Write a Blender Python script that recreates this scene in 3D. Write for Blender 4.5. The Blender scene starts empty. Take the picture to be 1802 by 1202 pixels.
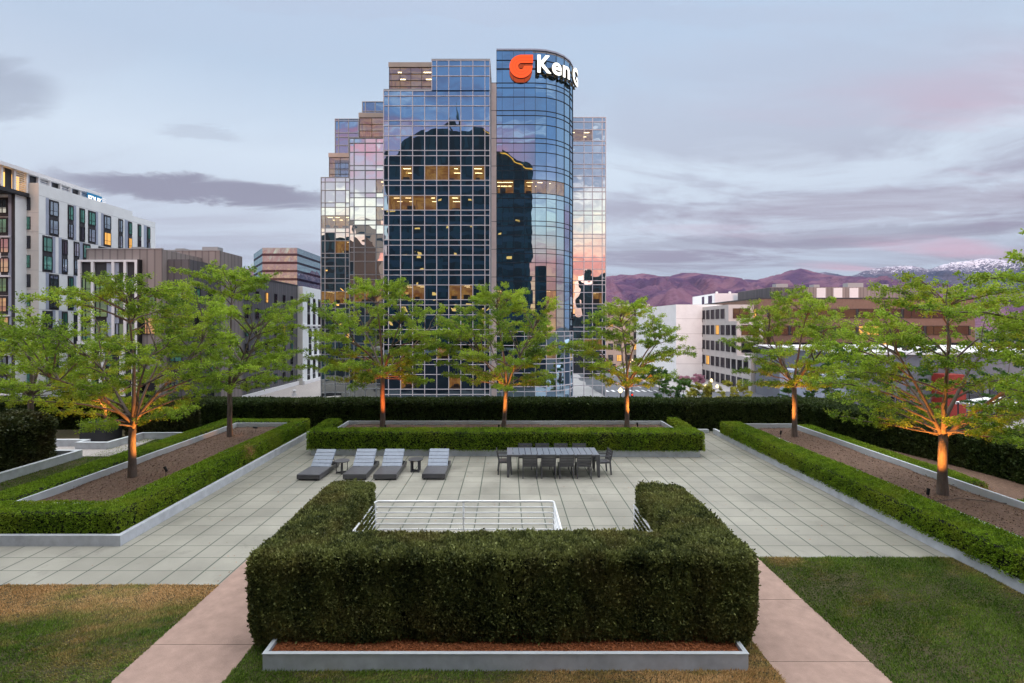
import bpy, math, random
import numpy as np
from mathutils import Vector, noise as mnoise
R = math.radians
sc = bpy.context.scene
COL = sc.collection
rnd = random.Random(7)
CX, CY, F, H = 892.0, 575.0, 900.0, 5.1        # calibrated from the photograph

def at(px, py, Y):                                # photo pixel + distance -> world point
    return Vector(((px-CX)*Y/F, Y, H-(py-CY)*Y/F))
def X_(px, Y): return (px-CX)*Y/F
def Z_(py, Y): return H-(py-CY)*Y/F

# ------------------------------------------------------------------ objects
def tag(o, label=None, cat=None, group=None, kind=None):
    if label: o['label'] = label
    if cat: o['category'] = cat
    if group: o['group'] = group
    if kind: o['kind'] = kind
    return o
def empty(name, loc, label, cat, group=None, rz=0):
    o = bpy.data.objects.new(name, None); COL.objects.link(o)
    o.location = loc; o.rotation_euler.z = rz; o.empty_display_size = .3
    return tag(o, label, cat, group)
def link(name, me, parent=None, loc=None):
    o = bpy.data.objects.new(name, me); COL.objects.link(o)
    if parent: o.parent = parent
    if loc is not None: o.location = loc
    return o
def copy_tree(o, parent=None):
    c = o.copy(); COL.objects.link(c); c.parent = parent
    for ch in [k for k in bpy.data.objects if k.parent == o]:
        copy_tree(ch, c)
    return c

class MB:
    def __init__(s): s.v = []; s.f = []; s.m = []; s.smooth = []
    def add(s, vs, fs, mi=0, sm=False):
        n = len(s.v); s.v += [tuple(v) for v in vs]
        for f in fs: s.f.append([i+n for i in f]); s.m.append(mi); s.smooth.append(sm)
    def box(s, x0, x1, y0, y1, z0, z1, mi=0):
        s.add([(x0,y0,z0),(x1,y0,z0),(x1,y1,z0),(x0,y1,z0),(x0,y0,z1),(x1,y0,z1),(x1,y1,z1),(x0,y1,z1)],
              [(0,3,2,1),(4,5,6,7),(0,1,5,4),(1,2,6,5),(2,3,7,6),(3,0,4,7)], mi)
        return s
    def bar(s, a, b, w, h, mi=0, up=(0,0,1)):       # rectangular bar from a to b
        a = Vector(a); b = Vector(b); d = (b-a).normalized(); u = Vector(up)
        if abs(d.dot(u)) > .95: u = Vector((0,1,0))
        r = d.cross(u).normalized()*w/2; u = r.cross(d).normalized()*h/2
        vs = [a-r-u, a+r-u, a+r+u, a-r+u, b-r-u, b+r-u, b+r+u, b-r+u]
        s.add(vs, [(0,3,2,1),(4,5,6,7),(0,1,5,4),(1,2,6,5),(2,3,7,6),(3,0,4,7)], mi)
        return s
    def tube(s, pts, rad, n=8, mi=0, cap=True):
        pts = [Vector(p) for p in pts]
        if not isinstance(rad, (list, tuple)): rad = [rad]*len(pts)
        base = len(s.v); prev = None
        for i, p in enumerate(pts):
            d = (pts[min(i+1, len(pts)-1)]-pts[max(i-1, 0)]).normalized()
            if prev is None: r = d.orthogonal().normalized()
            else:
                r = prev - d*prev.dot(d)
                r = r.normalized() if r.length > 1e-6 else d.orthogonal().normalized()
            prev = r; q = d.cross(r)
            for k in range(n):
                a = 2*math.pi*k/n
                s.v.append(tuple(p+(r*math.cos(a)+q*math.sin(a))*rad[i]))
        for i in range(len(pts)-1):
            for k in range(n):
                a = base+i*n+k; b = base+i*n+(k+1) % n
                s.f.append([a, b, b+n, a+n]); s.m.append(mi); s.smooth.append(True)
        if cap:
            s.f.append([base+k for k in range(n)][::-1]); s.m.append(mi); s.smooth.append(False)
            e = base+(len(pts)-1)*n
            s.f.append([e+k for k in range(n)]); s.m.append(mi); s.smooth.append(False)
        return s
    def prism(s, poly, z0, z1, mi=0):
        n = len(poly)
        s.add([(x,y,z0) for x,y in poly]+[(x,y,z1) for x,y in poly],
              [list(range(n))[::-1], list(range(n,2*n))]+[(i,(i+1)%n,(i+1)%n+n,i+n) for i in range(n)], mi)
        return s
    def lathe(s, c, prof, n=16, mi=0):              # prof: (r, z) pairs
        pts = [(c[0], c[1], c[2]+z) for r, z in prof]
        base = len(s.v)
        for r, z in prof:
            for k in range(n):
                a = 2*math.pi*k/n; s.v.append((c[0]+r*math.cos(a), c[1]+r*math.sin(a), c[2]+z))
        for i in range(len(prof)-1):
            for k in range(n):
                a = base+i*n+k; b = base+i*n+(k+1) % n
                s.f.append([a, b, b+n, a+n]); s.m.append(mi); s.smooth.append(True)
        s.f.append([base+k for k in range(n)][::-1]); s.m.append(mi); s.smooth.append(False)
        e = base+(len(prof)-1)*n
        s.f.append([e+k for k in range(n)]); s.m.append(mi); s.smooth.append(False)
        return s
    def ribbon(s, pts, t, z0, z1, closed=False, mi=0):   # wall along a polyline, thickness t to its left
        P = [Vector((p[0], p[1])) for p in pts]; n = len(P); off = []
        for i in range(n):
            a = P[i-1] if (closed or i > 0) else None; b = P[(i+1) % n] if (closed or i < n-1) else None
            def nl(u, v): d = (v-u).normalized(); return Vector((-d.y, d.x))
            if a is None: off.append(P[i]+nl(P[i], b)*t)
            elif b is None: off.append(P[i]+nl(a, P[i])*t)
            else:
                n1 = nl(a, P[i]); n2 = nl(P[i], b); m = (n1+n2).normalized()
                off.append(P[i]+m*t/max(.3, m.dot(n1)))
        for i in range(n if closed else n-1):
            j = (i+1) % n
            q = [P[i], P[j], off[j], off[i]]
            vs = [(v.x, v.y, z0) for v in q]+[(v.x, v.y, z1) for v in q]
            fs = [(0,3,2,1),(4,5,6,7),(0,1,5,4),(2,3,7,6)]
            if not closed and i == 0: fs.append((3,0,4,7))
            if not closed and i == n-2: fs.append((1,2,6,5))
            s.add(vs, fs, mi)
        return s
    def mesh(s, name, mats):
        me = bpy.data.meshes.new(name); me.from_pydata(s.v, [], s.f)
        for m in (mats if isinstance(mats, (list, tuple)) else [mats]): me.materials.append(m)
        me.polygons.foreach_set('material_index', s.m); me.polygons.foreach_set('use_smooth', s.smooth)
        me.update(); return me
    def build(s, name, mats, parent=None, loc=None):
        return link(name, s.mesh(name, mats), parent, loc)

def bevel(o, w, seg=2):
    b = o.modifiers.new('edge', 'BEVEL'); b.width = w; b.segments = seg; b.limit_method = 'ANGLE'; return o

def quads_mesh(name, V, mat, tint=None, nv=4):
    """V: (n*nv,3) array, each nv successive vertices form one face"""
    n = len(V)//nv
    me = bpy.data.meshes.new(name)
    me.vertices.add(len(V)); me.vertices.foreach_set('co', np.ascontiguousarray(V, dtype=np.float32).ravel())
    me.loops.add(len(V)); me.loops.foreach_set('vertex_index', np.arange(len(V), dtype=np.int32))
    me.polygons.add(n); me.polygons.foreach_set('loop_start', np.arange(0, len(V), nv, dtype=np.int32))
    try: me.polygons.foreach_set('loop_total', np.full(n, nv, dtype=np.int32))
    except Exception: pass
    me.materials.append(mat)
    if tint is not None:
        a = me.attributes.new('tint', 'FLOAT', 'POINT')
        a.data.foreach_set('value', np.repeat(tint, nv).astype(np.float32))
    me.update(calc_edges=True)
    return me

# ------------------------------------------------------------------ materials
class NT:
    def __init__(s, tree): s.t = tree; s.n = tree.nodes; s.l = tree.links
    def node(s, typ, **kw):
        n = s.n.new(typ)
        for k, v in kw.items():
            if k.startswith('i_'): s.put(n.inputs[k[2:].replace('_', ' ')], v)
            else: setattr(n, k, v)
        return n
    def put(s, sock, v):
        if isinstance(v, bpy.types.NodeSocket): s.l.new(v, sock)
        elif v is not None: sock.default_value = v
    def math(s, op, a, b=None, c=None, clamp=False):
        n = s.n.new('ShaderNodeMath'); n.operation = op; n.use_clamp = clamp
        s.put(n.inputs[0], a)
        if b is not None: s.put(n.inputs[1], b)
        if c is not None: s.put(n.inputs[2], c)
        return n.outputs[0]
    def mapr(s, v, a, b, c=0., d=1., smooth=True):
        n = s.n.new('ShaderNodeMapRange'); n.interpolation_type = 'SMOOTHSTEP' if smooth else 'LINEAR'
        s.put(n.inputs['Value'], v)
        for k, q in zip(('From Min','From Max','To Min','To Max'), (a,b,c,d)): n.inputs[k].default_value = q
        return n.outputs[0]
    def mix(s, f, a, b, mode='MIX'):
        n = s.n.new('ShaderNodeMix'); n.data_type = 'RGBA'; n.blend_type = mode; n.clamp_factor = True
        s.put(n.inputs[0], f); s.put(n.inputs[6], a); s.put(n.inputs[7], b); return n.outputs[2]
    def ramp(s, v, stops):
        n = s.n.new('ShaderNodeValToRGB'); s.put(n.inputs[0], v); e = n.color_ramp.elements
        while len(e) < len(stops): e.new(.5)
        for el, (p, c) in zip(e, stops):
            el.position = p; el.color = (c[0], c[1], c[2], 1) if not isinstance(c, float) else (c, c, c, 1)
        return n.outputs[0]
    def noise(s, vec, scale, detail=4, rough=.55, dist=0.):
        n = s.n.new('ShaderNodeTexNoise'); s.put(n.inputs['Vector'], vec)
        n.inputs['Scale'].default_value = scale; n.inputs['Detail'].default_value = detail
        n.inputs['Roughness'].default_value = rough; n.inputs['Distortion'].default_value = dist
        return n.outputs['Fac']
    def comb(s, x, y, z):
        n = s.n.new('ShaderNodeCombineXYZ'); s.put(n.inputs[0], x); s.put(n.inputs[1], y); s.put(n.inputs[2], z); return n.outputs[0]
    def sep(s, v):
        n = s.n.new('ShaderNodeSeparateXYZ'); s.put(n.inputs[0], v); return n.outputs
def c4(c): return (c[0], c[1], c[2], 1)
def new_mat(name):
    m = bpy.data.materials.new(name); m.use_nodes = True; m.node_tree.nodes.clear()
    nt = NT(m.node_tree); out = nt.node('ShaderNodeOutputMaterial'); return m, nt, out
def obj_co(nt): return nt.node('ShaderNodeTexCoord').outputs['Object']
def geo_pos(nt): return nt.node('ShaderNodeNewGeometry').outputs['Position']
def mat(name, col, rough=.7, var=.12, scale=3., bump=0., bscale=40., metal=0., spec=.4, stain=0., stretch=None):
    m, nt, out = new_mat(name); co = geo_pos(nt)
    if stretch:
        mp = nt.node('ShaderNodeMapping'); nt.put(mp.inputs[0], co); mp.inputs['Scale'].default_value = stretch; co = mp.outputs[0]
    p = nt.node('ShaderNodeBsdfPrincipled')
    f = nt.noise(co, scale, 5, .6)
    f = nt.mapr(f, .3, .7, 1-var, 1+var, False)
    hs = nt.node('ShaderNodeHueSaturation'); hs.inputs['Color'].default_value = c4(col); nt.put(hs.inputs['Value'], f)
    c = hs.outputs[0]
    if stain:
        g = nt.noise(co, scale*.23, 6, .7, .5)
        c = nt.mix(nt.mapr(g, .5, .72, 0, stain), c, c4([x*.55 for x in col]))
    nt.put(p.inputs['Base Color'], c)
    p.inputs['Roughness'].default_value = rough; p.inputs['Metallic'].default_value = metal
    p.inputs['Specular IOR Level'].default_value = spec
    if bump:
        b = nt.node('ShaderNodeBump'); b.inputs['Strength'].default_value = bump; b.inputs['Distance'].default_value = .02
        nt.put(b.inputs['Height'], nt.noise(geo_pos(nt), bscale, 4)); nt.l.new(b.outputs[0], p.inputs['Normal'])
    nt.l.new(p.outputs[0], out.inputs[0]); return m
def emit(name, col, s):
    m, nt, out = new_mat(name); e = nt.node('ShaderNodeEmission'); e.inputs[0].default_value = c4(col); e.inputs[1].default_value = s
    nt.l.new(e.outputs[0], out.inputs[0]); return m
def leaf_mat(name, dark, light, trans=.3, patch=None, pscale=1.2, rough=.55, pamt=.7):
    m, nt, out = new_mat(name)
    a = nt.node('ShaderNodeAttribute'); a.attribute_name = 'tint'
    c = nt.mix(a.outputs['Fac'], c4(dark), c4(light))
    if patch:
        g = nt.noise(geo_pos(nt), pscale, 3, .6)
        c = nt.mix(nt.mapr(g, .45, .68, 0, pamt), c, c4(patch))
    p = nt.node('ShaderNodeBsdfPrincipled'); nt.put(p.inputs['Base Color'], c)
    p.inputs['Roughness'].default_value = rough; p.inputs['Specular IOR Level'].default_value = .25
    t = nt.node('ShaderNodeBsdfTranslucent'); nt.put(t.inputs[0], c)
    mx = nt.node('ShaderNodeMixShader'); mx.inputs[0].default_value = trans
    nt.l.new(p.outputs[0], mx.inputs[1]); nt.l.new(t.outputs[0], mx.inputs[2]); nt.l.new(mx.outputs[0], out.inputs[0])
    return m
def glass_mat(name, tint, base, refl=.85, wav=.03, wscale=.5, rough=0.0):
    m, nt, out = new_mat(name)
    g = nt.node('ShaderNodeBsdfGlossy'); g.inputs['Color'].default_value = c4(tint); g.inputs['Roughness'].default_value = rough
    d = nt.node('ShaderNodeBsdfDiffuse'); d.inputs['Color'].default_value = c4(base)
    mx = nt.node('ShaderNodeMixShader'); mx.inputs[0].default_value = refl
    if wav:
        b = nt.node('ShaderNodeBump'); b.inputs['Strength'].default_value = wav; b.inputs['Distance'].default_value = 1.
        nt.put(b.inputs['Height'], nt.noise(geo_pos(nt), wscale, 1, .4)); nt.l.new(b.outputs[0], g.inputs['Normal'])
    nt.l.new(d.outputs[0], mx.inputs[1]); nt.l.new(g.outputs[0], mx.inputs[2]); nt.l.new(mx.outputs[0], out.inputs[0])
    return m
def clear_glass(name, tint=(.9,.95,1.), refl=.25):
    m, nt, out = new_mat(name)
    g = nt.node('ShaderNodeBsdfGlossy'); g.inputs['Color'].default_value = c4((.6,.75,.9)); g.inputs['Roughness'].default_value = 0
    d = nt.node('ShaderNodeBsdfTransparent'); d.inputs['Color'].default_value = c4(tint)
    mx = nt.node('ShaderNodeMixShader'); mx.inputs[0].default_value = refl
    nt.l.new(d.outputs[0], mx.inputs[1]); nt.l.new(g.outputs[0], mx.inputs[2]); nt.l.new(mx.outputs[0], out.inputs[0])
    return m
def paver_mat():
    m, nt, out = new_mat('concrete_pavers'); x, y, z = nt.sep(geo_pos(nt))
    u = nt.math('DIVIDE', nt.math('ADD', x, 61*.61+.22), .61); v = nt.math('DIVIDE', nt.math('ADD', y, 61*.61-10.69), .61)
    fu = nt.math('FRACT', u); fv = nt.math('FRACT', v)
    du = nt.math('MULTIPLY', nt.math('MINIMUM', fu, nt.math('SUBTRACT', 1., fu)), .61)
    dv = nt.math('MULTIPLY', nt.math('MINIMUM', fv, nt.math('SUBTRACT', 1., fv)), .61)
    d = nt.math('MINIMUM', du, nt.math('MULTIPLY', dv, 1.7))
    line = nt.mapr(d, .009, .017, 1, 0)
    w = nt.node('ShaderNodeTexWhiteNoise'); w.noise_dimensions = '2D'
    nt.put(w.inputs['Vector'], nt.comb(nt.math('FLOOR', u), nt.math('FLOOR', v), 0.))
    val = nt.mapr(w.outputs['Value'], 0, 1, .92, 1.06, False)
    n1 = nt.mapr(nt.noise(geo_pos(nt), .55, 6, .65), .3, .7, .78, 1.16, False)
    n2 = nt.mapr(nt.noise(geo_pos(nt), 60, 3, .7), .3, .7, .93, 1.07, False)
    val = nt.math('MULTIPLY', nt.math('MULTIPLY', val, n1), n2)
    hs = nt.node('ShaderNodeHueSaturation'); nt.put(hs.inputs['Value'], val)
    hs.inputs['Color'].default_value = c4((.325,.312,.268))
    c = nt.mix(nt.math('MULTIPLY', line, 1.), hs.outputs[0], c4((.045,.06,.045)))
    edge = nt.mapr(d, .01, .05, .12, 0)
    c = nt.mix(edge, c, c4((.22,.24,.2)))
    g = nt.noise(geo_pos(nt), 1.7, 7, .7, .4)
    c = nt.mix(nt.mapr(g, .54, .72, 0, .5), c, c4((.20,.19,.165)))
    p = nt.node('ShaderNodeBsdfPrincipled'); nt.put(p.inputs['Base Color'], c)
    nt.put(p.inputs['Roughness'], nt.mapr(nt.noise(geo_pos(nt), 1.1, 4), .3, .7, .5, .8)); p.inputs['Specular IOR Level'].default_value = .3
    b = nt.node('ShaderNodeBump'); b.inputs['Strength'].default_value = .35; b.inputs['Distance'].default_value = .01
    nt.put(b.inputs['Height'], nt.math('SUBTRACT', nt.noise(geo_pos(nt), 90, 3), nt.math('MULTIPLY', line, 1.5)))
    nt.l.new(b.outputs[0], p.inputs['Normal']); nt.l.new(p.outputs[0], out.inputs[0]); return m

M = {}
M['paver'] = paver_mat()
M['pink'] = mat('pink_concrete', (.37,.25,.205), .75, .14, 4.5, .35, 80, stain=.55)
M['grey_wall'] = mat('grey_concrete', (.56,.58,.63), .8, .13, 4, .15, 50, stain=.4)
M['metal_edge'] = mat('galvanised_edging', (.60,.64,.68), .45, .08, 3, spec=.6)
M['steel'] = mat('brushed_steel_rail', (.86,.87,.89), .35, .04, 3, metal=.25, spec=.7)
M['soil'] = mat('planting_soil', (.165,.10,.07), .95, .4, 14, .9, 45, stain=.5)
M['mulch'] = mat('bark_mulch', (.27,.085,.03), .95, .55, 30, 1., 60, stain=.5)
M['gravel'] = mat('pale_gravel', (.42,.38,.36), .9, .35, 40, .8, 60)
M['lawn_base'] = mat('lawn_earth', (.06,.05,.022), .95, .4, 9, .6, 60)
M['bark'] = mat('tree_bark', (.16,.12,.10), .9, .3, 14, .9, 60, stretch=(1,1,.25))
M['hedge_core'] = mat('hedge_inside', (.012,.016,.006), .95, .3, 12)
M['yew'] = leaf_mat('yew_foliage', (.038,.052,.018), (.27,.295,.09), .2, (.27,.21,.07), .9, pamt=.4)
M['box'] = leaf_mat('boxwood_foliage', (.07,.14,.010), (.32,.48,.03), .3, (.30,.36,.03), .7)
M['darkhedge'] = leaf_mat('dark_hedge_foliage', (.018,.036,.010), (.085,.125,.03), .15, (.07,.085,.022), .3)
M['darkshrub'] = leaf_mat('shrub_foliage', (.016,.028,.008), (.085,.10,.03), .15, (.08,.055,.02), .5)
M['leaf'] = leaf_mat('locust_leaves', (.085,.175,.016), (.46,.63,.06), .45, (.40,.48,.05), .9)
M['streetleaf'] = leaf_mat('street_tree_leaves', (.03,.09,.015), (.10,.22,.03), .3)
M['yellow_lit_leaf'] = leaf_mat('yellow_lit_leaves', (.20,.20,.02), (.5,.48,.06), .3)  # yellow light on the foliage is put into the leaf colour
M['pinkleaf'] = leaf_mat('blossom', (.35,.16,.22), (.6,.32,.42), .3)
M['dry'] = leaf_mat('dry_twigs', (.32,.16,.06), (.5,.30,.13), .2)
M['furn'] = mat('charcoal_furniture', (.09,.088,.098), .38, .12, 5, spec=.5)
M['furn_sky_sheen'] = mat('sky_sheen_slats', (.27,.315,.40), .42, .10, 6, spec=.55)  # backrest slats: blue sky reflection put into the base colour
M['table_top'] = mat('blue_grey_table_slats', (.17,.19,.235), .33, .15, 6, spec=.6)
M['black'] = mat('black_metal', (.012,.012,.013), .5, .1)
M['white_mull'] = mat('pale_pink_mullion', (.68,.61,.63), .5, .05)
M['grey_mull'] = mat('grey_mullion', (.32,.33,.34), .5, .05)
M['dark_mull'] = mat('dark_mullion', (.02,.025,.035), .4, .05)
M['beige'] = mat('beige_panel', (.45,.36,.30), .6, .06, .6)
M['column'] = mat('pink_granite_pier', (.68,.55,.50), .6, .08, .8)
M['glass'] = glass_mat('blue_mirror_glass', (.40,.55,.70), (.010,.035,.05), .9, .013, .5)
M['glass2'] = glass_mat('pale_mirror_glass', (.86,.90,.90), (.012,.03,.04), .93, .022, .45)
M['glassc'] = glass_mat('curved_mirror_glass', (.40,.57,.72), (.010,.045,.065), .9, .008, .5)
M['glass_clear'] = clear_glass('clear_office_glass', (.85,.9,.88), .3)
M['roofing'] = mat('grey_roof', (.25,.25,.26), .9, .1)
def glow_room_mat():  # room light put into the office walls as a warm glow
    m, nt, out = new_mat('glowing_office_wall'); n = nt.noise(geo_pos(nt), .9, 3, .6)
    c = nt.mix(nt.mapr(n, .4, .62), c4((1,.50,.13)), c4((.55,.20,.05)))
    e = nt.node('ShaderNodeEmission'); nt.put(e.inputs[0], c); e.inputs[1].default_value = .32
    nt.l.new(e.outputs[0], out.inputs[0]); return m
M['glow_room_wall'] = glow_room_mat()
M['ceil_lamp'] = emit('office_ceiling_lamp', (1,.72,.36), 5)
M['room_lamp'] = emit('warm_window_light', (1,.52,.14), 1.5)
M['furniture_dark'] = mat('office_desk', (.05,.035,.03), .7, .2)
M['white_wall'] = mat('white_cladding', (.80,.82,.82), .7, .05, .5, stain=.12)
M['cream_wall'] = mat('cream_cladding', (.66,.62,.57), .75, .05, .5, stain=.12)
M['bluegrey'] = mat('blue_grey_panel', (.34,.38,.48), .6, .05, .6)
M['charcoal'] = mat('charcoal_panel', (.035,.036,.042), .6, .1, .6)
M['frame'] = mat('black_window_frame', (.02,.02,.022), .5, .05)
M['win'] = glass_mat('window_glass', (.62,.72,.78), (.04,.06,.07), .6, 0)
M['win_green'] = glass_mat('teal_window_glass', (.25,.55,.44), (.07,.20,.16), .4, 0)
M['win_dark'] = glass_mat('dark_window_glass', (.25,.25,.3), (.012,.011,.013), .35, 0)
M['win_lit'] = emit('lit_window', (1,.50,.13), .9)
M['trim_white'] = mat('white_trim', (.80,.79,.80), .6, .04)

def ribbed(name, col, period=.45):
    m, nt, out = new_mat(name); x, y, z = nt.sep(geo_pos(nt))
    u = nt.math('FRACT', nt.math('DIVIDE', nt.math('ADD', nt.math('ADD', x, y), 500.), period))
    ln = nt.mapr(nt.math('MINIMUM', u, nt.math('SUBTRACT', 1., u)), .05, .14, .6, 1.)
    w = nt.node('ShaderNodeTexWhiteNoise'); w.noise_dimensions = '1D'
    nt.put(w.inputs['W'], nt.math('FLOOR', nt.math('DIVIDE', nt.math('ADD', nt.math('ADD', x, y), 500.), period)))
    v = nt.math('MULTIPLY', ln, nt.mapr(w.outputs['Value'], 0, 1, .85, 1.1, False))
    hs = nt.node('ShaderNodeHueSaturation'); hs.inputs['Color'].default_value = c4(col); nt.put(hs.inputs['Value'], v)
    p = nt.node('ShaderNodeBsdfPrincipled'); nt.put(p.inputs['Base Color'], hs.outputs[0]); p.inputs['Roughness'].default_value = .6
    nt.l.new(p.outputs[0], out.inputs[0]); return m
M['ribbed'] = ribbed('brown_standing_seam_cladding', (.27,.235,.225), .9)
M['ribbed_dark'] = ribbed('dark_standing_seam_cladding', (.10,.095,.105), .9)
M['brick'] = mat('brown_brick', (.185,.115,.088), .85, .12, 2, stain=.2)
M['concrete_warm'] = mat('pale_office_concrete', (.52,.48,.46), .8, .07, .6, stain=.2)
M['asphalt'] = mat('asphalt', (.10,.105,.12), .75, .15, .3)
M['sidewalk'] = mat('sidewalk_concrete', (.38,.36,.36), .8, .1, .4)
M['paint'] = mat('road_paint', (.7,.7,.7), .7, .1)
M['ground'] = mat('city_ground', (.07,.065,.06), .95, .3, .01)

# ------------------------------------------------------------------ foliage generators
def snoise(P, scale, seed):
    r = np.random.RandomState(seed); o = np.zeros(len(P))
    for k in range(7):
        d = r.normal(size=3); d /= np.linalg.norm(d)
        o += np.sin((P@d)*scale*(.6+.35*k)+r.uniform(0, 6.28))/(1+.25*k)
    return o/3.2
def norm(a): return a/np.maximum(np.linalg.norm(a, axis=1, keepdims=True), 1e-9)
def leaf_cloud(P, A, k, length, hw, spread, rs, flat=0., jit=.5, tint=None):
    """P points, A axes; k rhombic leaves each -> (V, tint)"""
    n = len(P); Pk = np.repeat(P, k, 0); Ak = np.repeat(A, k, 0); m = n*k
    d = norm(Ak+rs.normal(size=(m,3))*spread)
    L = length*rs.uniform(.65, 1.25, (m,1))
    b = Pk+rs.normal(size=(m,3))*length*jit
    ref = rs.normal(size=(m,3)); 
    if flat: ref = ref*(1-flat)+np.array([0,0,1.])*flat*1.6
    w = norm(np.cross(d, ref))*hw*rs.uniform(.7, 1.3, (m,1))
    V = np.empty((m,4,3)); V[:,0] = b; V[:,1] = b+d*L*.5+w; V[:,2] = b+d*L; V[:,3] = b+d*L*.5-w
    if tint is None: t = rs.uniform(0, 1, m)
    else: t = np.clip(np.repeat(tint, k)+rs.uniform(-.25, .25, m), 0, 1)
    return V.reshape(-1,3), t

def round_poly(poly, r, seg=4):
    out = []; n = len(poly)
    for i in range(n):
        a = Vector(poly[i-1]); b = Vector(poly[i]); c = Vector(poly[(i+1)%n])
        rr = r if not isinstance(r, (list, tuple)) else r[i]
        p = b+(a-b).normalized()*rr; q = b+(c-b).normalized()*rr
        if rr < 1e-3: out.append((b.x, b.y)); continue
        for s in range(seg+1):
            t = s/seg; v = p.lerp(b, t).lerp(b.lerp(q, t), t); out.append((v.x, v.y))
    return out
def hedge(name, label, cat, poly, z0, z1, dens, kind='box', group=None, seed=1, rad=.12, bul=.03, size=.035, k=4, shoulder=.08, uneven=None, dens_side=None, under=0.):
    rs = np.random.RandomState(seed)
    cx = sum(p[0] for p in poly)/len(poly); cy = sum(p[1] for p in poly)/len(poly)
    root = empty(name, (cx, cy, z0), label, cat, group)
    pl = round_poly(poly, rad); P2 = np.array(pl); n = len(pl)
    E0 = P2; E1 = np.roll(P2, -1, 0); ed = E1-E0; el = np.linalg.norm(ed, axis=1)
    area2 = np.sum(E0[:,0]*E1[:,1]-E1[:,0]*E0[:,1]); sg = 1 if area2 > 0 else -1
    nrm = np.stack([ed[:,1], -ed[:,0]], 1)/el[:,None]*sg
    # top
    mn = P2.min(0); mx = P2.max(0); A = (mx-mn).prod()
    T = rs.uniform(mn, mx, (int(A*dens), 2))
    ins = np.zeros(len(T), bool)
    for a, b in zip(E0, E1):
        c = ((a[1] > T[:,1]) != (b[1] > T[:,1]))
        xx = (b[0]-a[0])*(T[:,1]-a[1])/((b[1]-a[1]) if b[1] != a[1] else 1e-9)+a[0]
        ins ^= c & (T[:,0] < xx)
    T = T[ins]; dist = np.full(len(T), 9.); bn = np.zeros((len(T),2))
    for a, e, l, nn in zip(E0, ed, el, nrm):
        t = np.clip(((T-a)@e)/(l*l), 0, 1); dd = np.linalg.norm(T-(a+t[:,None]*e), axis=1)
        m_ = dd < dist; dist[m_] = dd[m_]; bn[m_] = nn
    s = np.clip(dist/shoulder, 0, 1)
    Pt = np.column_stack([T, z1-shoulder*(1-np.sqrt(np.clip(1-(1-s)**2, 0, 1)))])
    Pt[:,2] += snoise(Pt, 2.2, seed)*bul+snoise(Pt, 8, seed+5)*bul*.4+(snoise(Pt, 26, seed+6)*.02 if kind == 'yew' else 0)
    At = norm(np.column_stack([bn*(1-s)[:,None]*.9, np.ones(len(T))]))
    # sides
    hgt = z1-z0-shoulder*.6; cum = np.cumsum(el); ns = int(cum[-1]*hgt*(dens_side or dens))
    q = rs.uniform(0, cum[-1], ns); idx = np.searchsorted(cum, q); idx = np.minimum(idx, n-1)
    tt = (q-(cum[idx]-el[idx]))/el[idx]
    zz = z0+rs.uniform(0, 1, ns)*hgt
    Ps = np.column_stack([E0[idx]+ed[idx]*tt[:,None], zz]); Ns = np.column_stack([nrm[idx], np.zeros(ns)])
    off = snoise(Ps*np.array([1,1,.45]), 3.0, seed+2)*bul+snoise(Ps*np.array([1,1,.3]), 11, seed+3)*bul*.5+(snoise(Ps*np.array([1,1,.4]), 30, seed+4)*.022 if kind == 'yew' else 0)
    rel = (zz-z0)/hgt
    off -= under*np.clip(1-rel*3.6, 0, 1)**1.5
    Ps += Ns*off[:,None]
    up = .9 if kind == 'yew' else .35
    As = norm(Ns+np.array([0,0,up]))
    P = np.concatenate([Pt, Ps]); Ax = np.concatenate([At, As])
    if uneven:                                   # stray shoots above the top
        k_ = rs.choice(len(Pt), int(len(Pt)*uneven), replace=False); P[k_,2] += rs.uniform(.02, .07, len(k_))
    gp = snoise(P*np.array([1,1,.22 if kind == 'yew' else .5]), 13 if kind == 'yew' else 9, seed+31)+snoise(P, 31, seed+32)*.6; keep = (gp < (.62 if kind == 'yew' else .95)) | (rs.uniform(size=len(P)) < .35)
    P = P[keep]; Ax = Ax[keep]
    tn = np.clip(.5+snoise(P, 5, seed+9)*.25+snoise(P, 24, seed+10)*.3+rs.normal(size=len(P))*.2, 0, 1)
    if kind == 'yew': tn = np.clip(tn+snoise(P*np.array([1,1,.12]), 17, seed+40)*.28, 0, 1)
    V, t = leaf_cloud(P, Ax, k, size, size*.28 if kind == 'yew' else size*.36, .55 if kind == 'yew' else .8, rs, jit=.35, tint=tn)
    m_ = {'yew':'yew', 'box':'box', 'dark':'darkhedge', 'shrub':'darkshrub'}[kind]
    me = quads_mesh('foliage', V-np.array([cx,cy,z0]), M[m_], t)
    link('foliage', me, root)
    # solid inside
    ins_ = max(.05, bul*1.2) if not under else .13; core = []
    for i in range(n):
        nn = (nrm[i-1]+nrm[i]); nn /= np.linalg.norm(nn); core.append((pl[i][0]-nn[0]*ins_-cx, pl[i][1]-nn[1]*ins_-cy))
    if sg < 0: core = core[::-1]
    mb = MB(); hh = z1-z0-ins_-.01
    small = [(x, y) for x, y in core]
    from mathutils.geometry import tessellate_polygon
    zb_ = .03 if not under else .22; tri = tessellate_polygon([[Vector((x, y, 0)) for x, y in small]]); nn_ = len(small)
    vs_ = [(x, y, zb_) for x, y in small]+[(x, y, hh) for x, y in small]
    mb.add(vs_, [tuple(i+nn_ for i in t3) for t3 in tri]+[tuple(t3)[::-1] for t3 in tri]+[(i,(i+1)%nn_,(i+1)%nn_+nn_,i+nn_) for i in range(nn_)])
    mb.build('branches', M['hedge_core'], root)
    return root

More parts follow.
